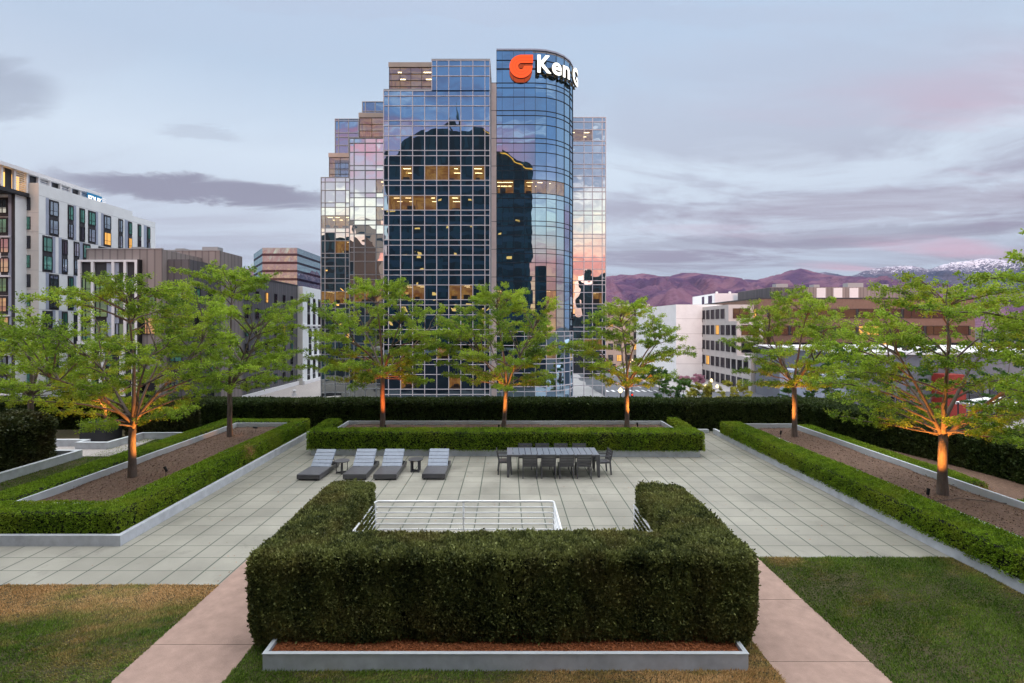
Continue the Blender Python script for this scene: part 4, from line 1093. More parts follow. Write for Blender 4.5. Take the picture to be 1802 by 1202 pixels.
sg = empty('rooftop_sign', (-74.2,92,27.9), 'small blue and white rooftop sign at the far end of the white apartment roofline', 'sign', None, R(90))
M['blue_sign'] = emit('blue_sign_panel', (.03,.20,.42), .8)
MB().box(-1.6,1.6,-.1,0,-.9,.95).build('panel', M['blue_sign'], sg); text_obj('EDUK', 1.5, (0,-.12,-.5), 0, M['sign_white'], 'lettering', sg, xs=.78)

# L2: brown clad block with white framed bay
r, po = bld('clad_building', (-45, 66, G0), 'brown-grey metal clad block with a white framed window bay, left of the dark building', 'building')
bx('wall', 'ribbed', r, po, (-51,-41.8,62,72,G0,14.5), (-45.4,-39.3,70,78,G0,15.5,0)) if False else bx('wall', 'ribbed', r, po, (-50.95,-41.8,62,69.9,G0,14.5), (-51,-39.32,70,76,G0,15.5))
bx('side_wall', 'ribbed_dark', r, po, (-41.79,-39.1,63,69.9,G0,13.4))
bx('parapet_cap', 'grey_mull', r, po, (-51.05,-41.75,61.95,62.2,14.5,14.62)); bx('parapet_cap', 'grey_mull', r, po, (-51.05,-39.25,69.95,70.2,15.5,15.62))
bx('bay_back', 'charcoal', r, po, (-51.4,-44.5,61.7,61.98,G0,12.9))
bx('bay_frame', 'trim_white', r, po, (-51.6,-44.42,61.45,61.99,12.9,13.15), (-51.6,-44.42,61.35,61.9,3.0,3.35), (-51.6,-44.42,61.35,61.9,-6.9,-6.55))
bpx = [142,165,201,222,241.5]
for i, px in enumerate(bpx):
    x = X_(px, 61.7); bx('bay_post', 'trim_white', r, po, (x-.16,x+.16,61.45,61.8,3.4,12.9))
    x2 = x+(1.1 if i < 4 else 0); bx('bay_post', 'trim_white', r, po, (x2-.28,x2+.28,61.45,61.8,-6.5,3.0))
bx('bay_side', 'black', r, po, (-44.42,-44.2,61.45,61.98,G0,13.2))
for i in range(4):
    xa, xb_ = X_(bpx[i],61.7), X_(bpx[i+1],61.7); w = xb_-xa-.4
    if i in (1,2): bx('accent_panel', 'bluegrey', r, po, (xb_-.85 if i == 1 else xa+.17, xb_-.17 if i == 1 else xa+.6, 61.62,61.69,3.4,12.8))
    for k in range(3): window(r, xa+.2+w/2-(.25 if i == 1 else 0), 61.66, 8.4-3*k*.85+.0 if False else 9.0-2.75*k, min(w,1.5) if i != 1 else 1.5, 2.0, 'S', 'win_green', po=po)
    for k in range(3): window(r, xa+.9+w*.4, 61.66, .3-3.0*k, min(w,1.4), 2.1, 'S', ('win_dark','win_green')[(i+k)%2], po=po)
for (px, z, g) in ((262,7.6,'win_green'),(262,4.2,'win'),(262,.8,'win_green'),(262,-3.6,'win_dark'),(262,-7,'win_dark')): window(r, X_(px,62), 61.99, z, 1.7, 2.0, 'S', g, po=po)
for k in range(5): window(r, X_(310,63), 62.99, 7.4-3.3*k, 1.5, 2.0, 'S', ('win_green','win')[k%2], po=po)
for j, yy in enumerate((64.5,67.5)):
    for k in range(5): window(r, -39.09, yy, 8-3.3*k, 1.3, 2.0, 'E', ('win_green','win_dark')[(j+k)%2], po=po)

for (x, y, w_, h_, z_) in ((-48.5,66,1.6,.9,14.5),(-45.2,67.5,1.1,.6,14.5),(-43.5,73,2.2,1.0,15.5),(-47,72.5,1.3,.7,15.5)): bx('roof_unit', 'grey_mull', r, po, (x,x+w_,y,y+1.4,z_,z_+h_))
# L3: dark block and white block
r, po = bld('dark_building', (-52, 95, G0), 'long dark charcoal building receding behind the left trees', 'building')
bx('wall', 'ribbed_dark', r, po, (-62,-45,77,109.9,G0,13.8)); bx('parapet_cap', 'charcoal', r, po, (-62.1,-44.9,76.9,109.95,13.81,14.05))
for k in range(6):
    for j in range(8):
        yy = 81+j*3.7; window(r, -44.99, yy, 9.6-3.1*k, 1.1, 1.9, 'E', 'win_lit' if (k,j) in ((0,4),(2,6),(4,1)) else ('win_green' if (j*3+k*5) % 4 == 0 else 'win_dark'), po=po)
r, po = bld('white_apartment_building', (-48, 120, G0), 'white building with tall dark window strips just left of the glass tower', 'apartment building')
bx('wall', 'white_wall', r, po, (-60,-43.9,110,140,G0,13.8)); bx('end_wall', 'cream_wall', r, po, (-45,-43.9,109.93,109.99,G0,13.78))
for j in range(7):
    yy = 113.2+j*3.2
    for k in range(6):
        z = 9.0-3.4*k; sh = .8*(k//2 % 2)
        bx('dark_panel', 'charcoal', r, po, (-43.9,-43.84,yy-.7+sh,yy+.7+sh,z-.8,z+2.5)); window(r, -43.84, yy+sh, z, 1.1, 2.2, 'E', ('win','win_dark')[(j+k)%2], po=po)
for z in (5.2,-1.6,-8.2): bx('floor_band', 'trim_white', r, po, (-43.9,-43.6,110,140,z,z+.35))
r, po = bld('low_roof', (-37, 98, G0), 'flat gravel podium roof with a pale parapet at the foot of the dark building', 'roof')
bx('roof', 'gravel', r, po, (-44.98,-30,70,130,G0,-7.35)); bx('parapet', 'trim_white', r, po, (-44.98,-44.6,82,109.9,-7.34,-6.6), (-43.85,-43.5,110,130,-7.34,-6.6)); bx('podium_wall', 'charcoal', r, po, (-44.5,-30,69.8,69.99,G0,-6.9))
for (x, y) in ((-38.3,92),(-36.0,100)):
    rv = empty('roof_vent', (x,y,-7.35), 'small pale roof vent on the gravel roof, %s' % ('nearer one' if y < 95 else 'farther one'), 'vent', 'roof vents'); MB().box(-.3,.3,-.3,.3,0,.5).build('base', M['trim_white'], rv); MB().lathe((0,0,.5), [(.2,0),(.2,.35),(.42,.4),(.3,.6)], 12).build('cowl', M['trim_white'], rv)

# L4: far glass office
r, po = bld('far_office_building', (-112, 262, G0), 'distant glass office block with dark bands, left of the tower', 'office building')
fp = [(-134.7,272),(-119.5,250),(-102.5,250),(-102.3,285),(-134.7,285)]
M['glassfar'] = glass_mat('far_mirror_glass', (.55,.70,.72), (.10,.15,.18), .62, .05, .25)
mb = MB(); zz = [G0,8,14]
z = 20.0; lv = []
while z < 42: lv.append(z); z += 4.0
for i in range(4):
    a = Vector(fp[i]); b = Vector(fp[i+1]); L = (b-a).length; n = max(1, int(L/1.6))
    for k, z in enumerate(np.arange(-7.1, 42.8, 4.0)):
        for c in range(n):
            p = a.lerp(b, c/n)-Vector((po.x,po.y)); q = a.lerp(b, (c+1)/n)-Vector((po.x,po.y)); o = [rnd.uniform(-.02,.02) for _ in range(4)]
            mb.add([(p.x,p.y+o[0],z-po.z),(q.x,q.y+o[1],z-po.z),(q.x,q.y+o[2],z+2.8-po.z),(p.x,p.y+o[3],z+2.8-po.z)], [(0,1,2,3)])
mb.build('glazing_band', M['glassfar'], r)
mb = MB()
for k, z in enumerate(np.arange(-8.3, 43, 4.0)): mb.prism([(x-po.x,y-po.y) for x, y in fp], z-po.z, z+1.2-po.z)
mb.build('dark_band', M['win_dark'], r)

# R1: white building
r, po = bld('white_building', (56, 150, G0), 'blank white stone building behind the right tree of the centre planter', 'building')
mb = MB(); mb.prism([(45-po.x,136-po.y),(56-po.x,136-po.y),(75-po.x,150-po.y),(75-po.x,175-po.y),(43-po.x,170-po.y),(43-po.x,158-po.y)], 0, 20); mb.build('wall', M['white_wall'], r)
bx('penthouse', 'trim_white', r, po, (61,76,150,168,11.01,14.9)); bx('penthouse_window', 'win', r, po, (60.98,61.0,152,155,12,14.4), (60.98,61.0,158,160,12,14.4))
for z in (7.2,3.2,-.8,-4.8): bx('floor_joint', 'grey_mull', r, po, (45,56,135.98,136,z,z+.06))
for k in range(5): window(r, 52.0+.3, 135.98, 6.3-3.9*k, .8, 1.1, 'S', 'win_dark', po=po, trans=False)
for i, x in enumerate((64,68,72)):
    v = empty('roof_vent', (x,156,14.9), 'tiny white vent on the white penthouse roof, %s from the left' % names[i], 'vent', 'roof vents'); MB().lathe((0,0,0), [(.35,0),(.3,.6),(.5,.7),(.2,.9)], 10).build('cowl', M['trim_white'], v)
# tan building behind that tree
r, po = bld('tan_building', (43, 186, G0), 'tan brick building half hidden behind the right tree of the centre planter', 'building')
bx('wall', 'beige', r, po, (34.5,50,180,195,G0,12.4)); bx('cornice', 'concrete_warm', r, po, (34.3,50.2,179.6,195,12.41,13.1))
for k in range(5):
    for j in range(5): window(r, 36.5+j*3, 179.99, 9-4*k, 1.7, 2.2, 'S', 'win_lit' if (j+2*k) % 7 == 2 else 'win_dark', po=po)

# R2: stepped office, white grid and brown brick
r, po = bld('brick_office_building', (80, 125, G0), 'long brown brick office block with dark window bands on the right', 'office building')
r_brick, po_brick = r, po; bx('wall', 'brick', r, po, (58,108,118,150,G0,11.5)); bx('parapet_cap', 'charcoal', r, po, (57.9,108.1,117.9,150,11.51,11.8))
for k in range(5):
    z = 7.1-3.9*k
    bx('window_band', 'charcoal', r, po, (60.0,107,117.95,117.99,z-.05,z+2.15))
    for j in range(9):
        window(r, 62.6+j*5.2, 117.94, z, 4.7, 2.1, 'S', 'win_lit' if (k,j) in ((1,4),(2,5)) else 'win_dark', po=po, trans=False)
    for j in range(4): window(r, 57.99, 121+j*6.6, z, 4.6, 2.1, 'W', 'win_lit' if (k,j) == (0,0) else 'win_dark', po=po, trans=False)
mbp = bx('penthouse', 'ribbed', r, po, (66,100,128,146,11.81,15.0)); bx('louvre', 'ribbed_dark', r, po, (65.9,66,128,146,11.81,14.9), (66,74,127.9,128,11.81,14.9))
for x in (84,88.2,92.2): bx('white_hatch', 'trim_white', r, po, (x-1.2 if False else x-6.5,x-4.3,127.9,127.99,12.3,14.8))
r, po = bld('stepped_office_building', (55, 120, G0), 'pale concrete office with a grid of dark windows stepping down beside the street', 'office building')
ends = [120,115.6,115.6,109,109,103.5]
for k, ye in enumerate(ends):
    z1 = 10.3-3.9*k; z0 = max(G0, z1-3.9)
    bx('wall', 'concrete_warm', r, po, (52,57.98 if ye > 117 else 57.98,ye+.01*k,137,z0,z1-.004)) if k < 5 else bx('wall', 'concrete_warm', r, po, (52,57.98,ye,137,G0,z1-.004))
    n = int((137-ye)/3.0)
    for j in range(n):
        if z1-3.3 > G0: window(r, 51.99, 135.2-j*3.0, z1-3.25, 2.1, 2.35, 'W', 'win_lit' if (k,j) in ((3,1),(1,3)) else 'win_dark', po=po, trans=False)
    for x in (55,): 
        if z1-3.3 > G0: window(r, 55, ye-.01, z1-3.25, 4.0, 2.35, 'S', 'win_dark', po=po, trans=False)

for (x, y, w_, h_) in ((69,131,3,1.1),(78,130,1.5,.8),(88,132,4,1.4),(95,130,2,.9)): bx('roof_unit', 'grey_mull', r_brick, po_brick, (x,x+w_,y,y+2,15.0,15.0+h_))
# R3: low grey pavilion, red wall, canopy
r, po = bld('low_grey_building', (66, 85, G0), 'low grey building with a pale flat roof and red end wall below the right trees', 'building')
bx('wall', None, r, po, (52.5,92,77,108,G0,.9), mats=mat('dark_grey_render', (.17,.18,.21), .8, .08, .3)); bx('roof', 'trim_white', r, po, (52.2,92.3,76.6,108.3,.91,1.3))
bx('red_wall', None, r, po, (63.9,66.9,74.5,76.99,G0,-1.9), mats=mat('red_panel', (.30,.035,.025), .6)); bx('side_block', 'bluegrey', r, po, (48,52.48,78,90,G0,-2.2))
for j in range(4): window(r, 55+j*2.3, 76.98, -8.2, 2.0, 2.8, 'S', 'win_dark', po=po)
for j in range(4): window(r, 70+j*4.3, 76.98, -6.4, 3.4, 3.2, 'S', 'win_dark', po=po)
def canopy(x0, x1, y0, y1, z, label):
    t = empty('canopy', ((x0+x1)/2,(y0+y1)/2,G0), label, 'canopy', 'white canopies on the plaza')
    w, d = (x1-x0)/2, (y1-y0)/2; h = z-G0
    mb = MB(); mb.add([(-w,-d,h),(w,-d,h),(w,d,h),(-w,d,h),(-w*.25,0,h+1.0),(w*.25,0,h+1.0)], [(0,1,5,4),(1,2,5),(2,3,4,5),(3,0,4)]); mb.box(-w,w,-d,-d+.06,h-.35,h-.01); mb.box(-w,w,d-.06,d,h-.35,h-.01); mb.build('roof', M['trim_white'], t)
    for sx in (-1,1):
        for sy in (-1,1): MB().box(sx*(w-.2)-.06,sx*(w-.2)+.06,sy*(d-.2)-.06,sy*(d-.2)+.06,0,h-.02).build('post', M['charcoal'], t)
    MB().box(-w+.5,w-.5,0,.3,0,h-1.2).build('counter', M['brick'], t)
canopy(60.5,66.3,64,69,-5.0, 'white hipped canopy over a dark stall at the right edge')
canopy(43.5,49,70,75,-6.6, 'white hipped canopy seen through the leaves left of the red wall')

# dark towers behind the viewer, seen only as reflections in the glass
def lit_tower(name, poly, y0, y1, label, wallm, floors, x0, x1, zmax, frac, seed):
    r_ = random.Random(seed); root = empty(name, ((x0+x1)/2, y1, G0), label, 'building'); cx = (x0+x1)/2
    n = len(poly); vs = [(x-cx, y1-y1, z-G0) for x, z in poly]+[(x-cx, y0-y1, z-G0) for x, z in poly]
    mb = MB(); mb.add(vs, [list(range(n))[::-1], list(range(n,2*n))]+[(i,(i+1)%n,(i+1)%n+n,i+n) for i in range(n)]); mb.build('wall', wallm, root)
    mb = MB(); z = G0+3
    while z < zmax:
        x = x0+1
        while x < x1-3:
            w = r_.choice([.5,.8,1.2,1.7])
            if r_.random() < frac and x+w < x1-1: mb.add([(x-cx,.06,z-G0),(x-cx,.06,z+.7-G0),(x+w-cx,.06,z+.7-G0),(x+w-cx,.06,z-G0)], [(0,1,2,3)])
            x += w+.5
        z += 3.9
    mb.build('lit_windows', M['room_lamp'], root)
    mb = MB(); z = G0+4.6
    while z < zmax: mb.add([(x0-cx+.5,.03,z-G0),(x0-cx+.5,.03,z+1.2-G0),(x1-cx-.5,.03,z+1.2-G0),(x1-cx-.5,.03,z-G0)], [(0,1,2,3)]); z += 3.9
    mb.build('spandrel_bands', M['reflband'], root)
    return root
M['reflband'] = mat('dark_blue_band', (.035,.06,.085), .5)
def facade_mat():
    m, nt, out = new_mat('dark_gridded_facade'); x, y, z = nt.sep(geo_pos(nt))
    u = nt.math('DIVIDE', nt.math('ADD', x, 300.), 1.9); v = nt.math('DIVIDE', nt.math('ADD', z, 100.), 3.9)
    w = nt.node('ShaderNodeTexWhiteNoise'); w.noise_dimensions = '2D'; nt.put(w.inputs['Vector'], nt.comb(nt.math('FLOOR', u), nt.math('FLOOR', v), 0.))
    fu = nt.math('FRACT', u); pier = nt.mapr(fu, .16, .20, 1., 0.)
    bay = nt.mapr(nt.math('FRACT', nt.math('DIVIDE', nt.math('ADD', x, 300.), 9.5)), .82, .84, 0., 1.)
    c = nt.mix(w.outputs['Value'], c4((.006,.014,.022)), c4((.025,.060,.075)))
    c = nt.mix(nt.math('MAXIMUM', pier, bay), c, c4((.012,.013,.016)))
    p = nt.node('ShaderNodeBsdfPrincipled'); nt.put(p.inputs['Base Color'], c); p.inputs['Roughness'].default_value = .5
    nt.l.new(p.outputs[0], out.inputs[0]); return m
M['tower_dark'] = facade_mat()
prof = [(-35.5,G0),(7.6,G0),(7.6,53.5),(3,56),(-1,58.2),(-6,60.2),(-12,61.3),(-16,61.6),(-22,60.6),(-28,57.5),(-33,53),(-35.5,50)]
# its ground floors end above the terrace: the terrace belongs to this building
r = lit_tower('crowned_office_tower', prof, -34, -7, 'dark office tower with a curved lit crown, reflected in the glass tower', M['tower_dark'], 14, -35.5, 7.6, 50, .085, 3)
mb = MB()
for i, ((xa,za),(xb_,zb_)) in enumerate(zip(prof[2:5], prof[3:6])):
    mb.bar((xa+13.95,.5,za-G0-.9),(xb_+13.95,.5,zb_-G0-.9), .4,.22)
mb.build('crown_light', emit('crown_light', (1,.42,.06), 1.5), r)
MB().tube([(0,-5,70),(0,-5,80)], [.35,.1], 6).build('mast', M['tower_dark'], r); MB().tube([(-2.5,-5,70),(-2.5,-5,76)], [.3,.1], 6).build('mast', M['tower_dark'], r)
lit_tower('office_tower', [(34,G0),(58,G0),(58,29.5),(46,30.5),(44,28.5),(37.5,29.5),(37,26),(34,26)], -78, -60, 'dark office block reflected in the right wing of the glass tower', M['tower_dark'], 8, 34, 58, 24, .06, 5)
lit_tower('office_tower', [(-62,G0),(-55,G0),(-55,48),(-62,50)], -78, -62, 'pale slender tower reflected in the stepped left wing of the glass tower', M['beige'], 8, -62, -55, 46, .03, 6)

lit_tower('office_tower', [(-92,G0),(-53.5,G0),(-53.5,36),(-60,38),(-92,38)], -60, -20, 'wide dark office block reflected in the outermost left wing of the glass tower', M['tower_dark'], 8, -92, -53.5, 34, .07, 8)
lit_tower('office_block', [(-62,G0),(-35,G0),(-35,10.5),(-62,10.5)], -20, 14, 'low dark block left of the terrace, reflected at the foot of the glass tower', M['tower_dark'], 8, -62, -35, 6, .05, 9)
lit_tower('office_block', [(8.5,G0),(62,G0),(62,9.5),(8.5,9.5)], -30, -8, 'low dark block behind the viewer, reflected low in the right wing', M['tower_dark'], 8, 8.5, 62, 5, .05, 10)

# ================================================================== STREET
mb = MB()
mb.box(19.5,35,28,420,G0,G0+.02); mb.box(-70,160,96.5,110,G0,G0+.016); struct('road', mb, M['asphalt'])
mb = MB(); mb.box(35,43.5,110,420,G0,G0+.15); mb.box(35,51.5,30,96.4,G0,G0+.15); mb.box(10,19.4,30,86,G0,G0+.15); mb.box(51.5,130,30,96.4,G0,G0+.12); mb.box(43.5,51.9,110,136,G0,G0+.14); struct('sidewalk', mb, M['sidewalk'])
mb = MB()
for i in range(11): mb.box(20.3+i*1.35,20.9+i*1.35,110.8,113.8,G0+.021,G0+.026)
for i in range(8): mb.box(36.2,39.4,97.3+i*1.6,97.9+i*1.6,G0+.017,G0+.024)
for i in range(40):
    for x in (23.3,30.9): mb.box(x,x+.14,118+i*7,121+i*7,G0+.021,G0+.026)
mb.box(27.0,27.15,116,420,G0+.021,G0+.026); mb.box(27.35,27.5,116,420,G0+.021,G0+.026)
tag(mb.build('road_markings', M['paint']), kind='structure')
mb = MB(); mb.prism([(-14000,-600),(16000,-600),(16000,15000),(-14000,15000)], G0-.6, G0-.004); struct('ground', mb, M['ground'])

SL = 'ornate street lamps along the street'
M['globe'] = emit('lamp_globe', (1,.72,.38), 2.2)
def street_lamp(x, y, label, zb=G0, hgt=5.2, triple=True, tint=None):
    t = empty('street_lamp', (x,y,zb), label, 'street lamp', SL)
    mb = MB(); mb.lathe((0,0,0), [(.3,0),(.28,.25),(.14,.4),(.1,.9),(.075,1.2),(.06,hgt-.8),(.09,hgt-.75),(.05,hgt-.5),(.05,hgt-.25)], 10)
    if triple:
        for s in (-1,1): mb.tube([(0,0,hgt-1.0),(s*.4,0,hgt-1.15),(s*.7,0,hgt-1.05),(s*.7,0,hgt-.95)], .035, 6)
    mb.build('post', M['black'], t)
    gl = lambda c: MB().lathe(c, [(.06,0),(.15,.08),(.18,.20),(.15,.33),(.07,.42),(.02,.47)], 12)
    gl((0,0,hgt-.26)).build('globe', M['globe'], t)
    if triple:
        for s in (-1,1): gl((s*.7,0,hgt-.96)).build('globe', M['globe'], t)
def lampat(px, pyt, Y, label, triple=True, zb=G0):
    z = Z_(pyt, Y); street_lamp(X_(px,Y), Y, label, zb, z-zb, triple)
lampat(1252, 669, 62, 'triple globe street lamp in front of the golden-lit shrub')
lampat(1165, 648, 118, 'triple globe street lamp on the far pavement before the white building')
lampat(1092, 686, 44, 'street lamp whose single top globe shows above the hedge by the crossing', False)
lampat(1113, 633, 165, 'small distant street lamp beside the road', True)
lampat(1078, 633, 190, 'farthest street lamp, a bright dot at the tower corner', True)
def car(x, y, rz, col, label):
    t = empty('parked_car', (x,y,G0+.02), label, 'car', 'cars parked on the street', rz)
    m = mat('car_paint', col, .3, .03, spec=.6)
    prof = [(-2.2,.35),(2.2,.35),(2.25,.7),(2.1,.88),(1.2,1.0),(.55,1.42),(-1.1,1.45),(-1.85,1.05),(-2.2,.98)]
    n = len(prof); w = .88
    mb = MB(); mb.add([(-w,a,z) for a,z in prof]+[(w,a,z) for a,z in prof], [list(range(n)), list(range(n,2*n))[::-1]]+[(i,i+n,(i+1)%n+n,(i+1)%n) for i in range(n)])
    bevel(mb.build('body', m, t), .06, 2)
    mb = MB(); gp = [(1.05,1.02),(.52,1.38),(-1.05,1.41),(-1.65,1.06)]
    for s in (-1,1): mb.add([(s*(w+.005),a,z) for a,z in gp], [(0,1,2,3) if s < 0 else (3,2,1,0)])
    mb.add([(-.75,1.13,1.06),(.75,1.13,1.06),(.68,.6,1.41),(-.68,.6,1.41)], [(0,1,2,3)]); mb.add([(-.75,-1.82,1.10),(.75,-1.82,1.10),(.68,-1.14,1.47),(-.68,-1.14,1.47)], [(3,2,1,0)])
    mb.build('windows', M['win_dark'], t)
    for sx in (-1,1):
        for yy in (-1.35,1.4):
            MB().tube([(sx*(w-.18),yy,.32),(sx*(w+.02),yy,.32)], .32, 16).build('wheel', M['black'], t)
        MB().box(sx*.65-.15,sx*.65+.15,-2.26,-2.2,.72,.86).build('tail_light', M['red_lamp'], t)
M['red_lamp'] = emit('red_lamp', (1,.03,.015), 2.5)
car(X_(1092,148), 148, 0, (.55,.56,.6), 'silver car on the road right of the tower base')
car(X_(1073,158), 158, 0, (.05,.05,.06), 'dark car partly hidden by the tower edge')
car(X_(1078,175), 175, 0, (.12,.12,.14), 'dark grey car farthest along the road')
def signal(px, pyt, Y, label):
    t = empty('traffic_signal', (X_(px,Y),Y,G0), label, 'traffic signal', 'traffic signals'); h = Z_(pyt,Y)-G0
    MB().tube([(0,0,0),(0,0,h)], [.09,.06], 8).build('pole', M['black'], t)
    for zz in (h-.6, h-2.9):
        o = MB().box(-.18,.18,-.22,-.06,zz-.5,zz+.5).build('signal_head', M['black'], t)
        for k in range(3): MB().lathe((0,0,0), [(.12,0),(.12,.03)], 12).build('lens', M['red_lamp'] if k == 0 else M['charcoal'], o, (0,-.22,zz+.32-.32*k)).rotation_euler.x = R(90)
signal(1112, 668, 88, 'traffic signal showing red at the crossing beyond the hedge')
sg = empty('road_work_sign', (X_(1145,112),112,G0), 'orange diamond road sign by the far pavement', 'road sign')
mb = MB(); mb.add([(0,-.03,2.2),(.75,-.03,2.95),(0,-.03,3.7),(-.75,-.03,2.95)], [(0,1,2,3)]); mb.add([(0,.0,2.2),(.75,.0,2.95),(0,.0,3.7),(-.75,.0,2.95)], [(3,2,1,0)]); mb.build('panel', mat('orange_sheet', (.75,.25,.02), .5), sg); MB().tube([(0,.03,0),(0,.03,3.0)], .04, 6).build('post', M['black'], sg)
def stree(px, Y, topy, Rc, label, seed, leafm='streetleaf', zb=G0, nl=26, ls=.16):
    top = Z_(topy, Y); tree('street_tree', label, X_(px,Y), Y, zb, top, Rc, zb+max(1.2,(top-zb)*.28), seed, 'street trees beyond the terrace', trunk_r=.12, nlat=nl, leafm=leafm, leafsize=ls)
stree(1200, 66, 664, 3.0, 'round green street tree between the white building and the golden-lit shrub', 201)
stree(1236, 62, 671, 1.9, 'golden-lit street tree beside the triple globe lamp', 202, 'yellow_lit_leaf', nl=20)
stree(1160, 112, 645, 2.6, 'thin-trunked street tree on the far pavement', 203)
stree(1137, 125, 640, 2.4, 'small street tree further along the far pavement', 204)
stree(1203, 125, 662, 1.7, 'small pink blossoming tree before the white building', 205, 'pinkleaf', nl=16)
stree(1228, 118, 658, 1.5, 'second pink blossoming tree, by the corner of the stepped office', 206, 'pinkleaf', nl=16)
stree(1600, 60, 585, 4.6, 'broad plaza tree left of the red wall, below the terrace', 207)
stree(1500, 62, 600, 4.4, 'plaza tree behind the right planter, in front of the low grey building', 208)
stree(1770, 50, 575, 4.2, 'tall plaza tree at the right edge, below the terrace', 209)
stree(1420, 70, 650, 3.4, 'plaza tree beside the stepped office steps', 210)
stree(1290, 78, 668, 2.6, 'plaza tree in front of the lowest office windows', 211, 'yellow_lit_leaf', nl=18)

# ================================================================== MOUNTAINS
def mountain(name, prof, Y, depth_n, front, seed, m, amp, back=.6):
    """ridge line from (px,py) pairs at distance Y; foothills spread forward by front*Y"""
    px = np.arange(prof[0][0], prof[-1][0]+1, 2.2); py = np.interp(px, [p[0] for p in prof], [p[1] for p in prof])
    nu = len(px); V = []; 
    rows = [i/depth_n for i in range(depth_n+1)]+[1.06, 1.15, 1.3]
    for t in rows:
        for i in range(nu):
            Yr = Y*(1-front*(1-t)) 
            X = (px[i]-CX)*Y/F*(Yr/Y)**.35
            zr = H-(py[i]-CY)*Y/F-G0
            q = Vector((X/Y*14, Yr/Y*9, seed))
            if t <= 1:
                base = t**1.25
                rid = 1-abs(mnoise.noise(Vector((X/Y*11+.8*mnoise.noise(q*.7), Yr/Y*3.5, seed))))*2
                rid2 = 1-abs(mnoise.noise(Vector((X/Y*27, Yr/Y*10, seed+4))))*2
                rid3 = mnoise.noise(Vector((X/Y*80, Yr/Y*36, seed+7)))
                k = math.sin(math.pi*min(1, t))**.7 if t < 1 else 0
                z = zr*base+zr*amp*k*((rid-.5)*.9+(rid2-.5)*.55+rid3*.22)
                if t == 1: z += zr*.022*mnoise.noise(Vector((X/Y*90,0,seed)))+zr*.014*mnoise.noise(Vector((X/Y*240,0,seed)))
                z = min(z, zr*(1 if t == 1 else (.10+.9*t**.8)))
                z = max(z, 0) if t > 0 else -20
            else: z = zr*(1-(t-1)*2.2)
            V.append((X, Yr, z+G0))
    Fs = []; nr = len(rows)
    for j in range(nr-1):
        for i in range(nu-1): a = j*nu+i; Fs.append((a, a+1, a+nu+1, a+nu))
    mb = MB(); mb.add(V, Fs, 0, True); return tag(mb.build(name, m), kind='structure')
def mtn_mat(name, c1, c2, snow=None):
    m, nt, out = new_mat(name); pos = geo_pos(nt); x, y, z = nt.sep(pos)
    n1 = nt.noise(pos, .0022, 8, .62, .6)
    c = nt.mix(nt.mapr(n1, .38, .62), c4(c1), c4(c2))
    if snow:
        n2 = nt.noise(pos, .0085, 12, .78, 2.2)
        nz = nt.sep(nt.node('ShaderNodeNewGeometry').outputs['Normal'])
        h = nt.math('ADD', nt.mapr(z, snow[0], snow[1], -.80, .10, False), nt.math('MULTIPLY', nt.math('SUBTRACT', n2, .5), 2.6))
        c = nt.mix(nt.mapr(h, -.02, .10), c, c4((.66,.62,.70)))
    p = nt.node('ShaderNodeBsdfPrincipled'); nt.put(p.inputs['Base Color'], c); p.inputs['Roughness'].default_value = .95; p.inputs['Specular IOR Level'].default_value = 0
    b = nt.node('ShaderNodeBump'); b.inputs['Strength'].default_value = 1.; b.inputs['Distance'].default_value = 90
    nt.put(b.inputs['Height'], nt.noise(pos, .006, 8, .65)); nt.l.new(b.outputs[0], p.inputs['Normal'])
    nt.l.new(p.outputs[0], out.inputs[0]); return m
near = [(300,478),(400,474),(430,472),(470,478),(520,474),(560,478),(600,470),(700,480),(800,472),(900,478),(1000,486),(1066,487),(1078,485),(1092,483),(1112,484),(1130,481),(1160,486),(1178,486),(1200,480),(1222,480),(1250,484),(1270,489),(1290,492),(1310,491),(1330,493),(1348,488),(1370,482),(1396,474),(1410,472),(1422,475),(1440,481),(1470,485),(1500,487),(1525,493),(1560,499),(1620,510),(1700,522),(1800,530),(1950,545)]
far = [(1340,500),(1400,488),(1430,482),(1452,478.5),(1475,484),(1490,489),(1503,484),(1520,477),(1545,472),(1562,469),(1580,468),(1600,467),(1614,470),(1626,475),(1640,472),(1655,467),(1672,462),(1700,459),(1718,456),(1735,454.5),(1750,457),(1768,462),(1790,460),(1802,463),(1850,470),(1950,462),(2050,480)]
mountain('dusk_tinted_hills', near, 6000, 44, .62, 3.3, mtn_mat('dusk_tinted_hillside', (.075,.045,.105), (.195,.105,.155)), .30)  # purple of the dusk light is put into the hillside colours
mountain('snowy_mountains', far, 11500, 60, .50, 9.1, mtn_mat('snowy_rock', (.035,.05,.10), (.085,.075,.12), (560, 1400)), .26)

# ------------------------------------------------------------------ air between here and the mountains
def haze_box(dens):
    m, nt, out = new_mat('haze_air'); v = nt.node('ShaderNodeVolumePrincipled')
    v.inputs['Color'].default_value = c4((.72,.80,.98)); v.inputs['Density'].default_value = dens; v.inputs['Anisotropy'].default_value = 0
    nt.l.new(v.outputs[0], out.inputs['Volume'])
    mb = MB(); mb.box(-15500, 17500, -900, 15600, G0-1.6, 1900); tag(mb.build('haze', m), 'thin blue evening haze between the city and the mountains', 'haze', kind='stuff')
haze_box(1.1e-5)

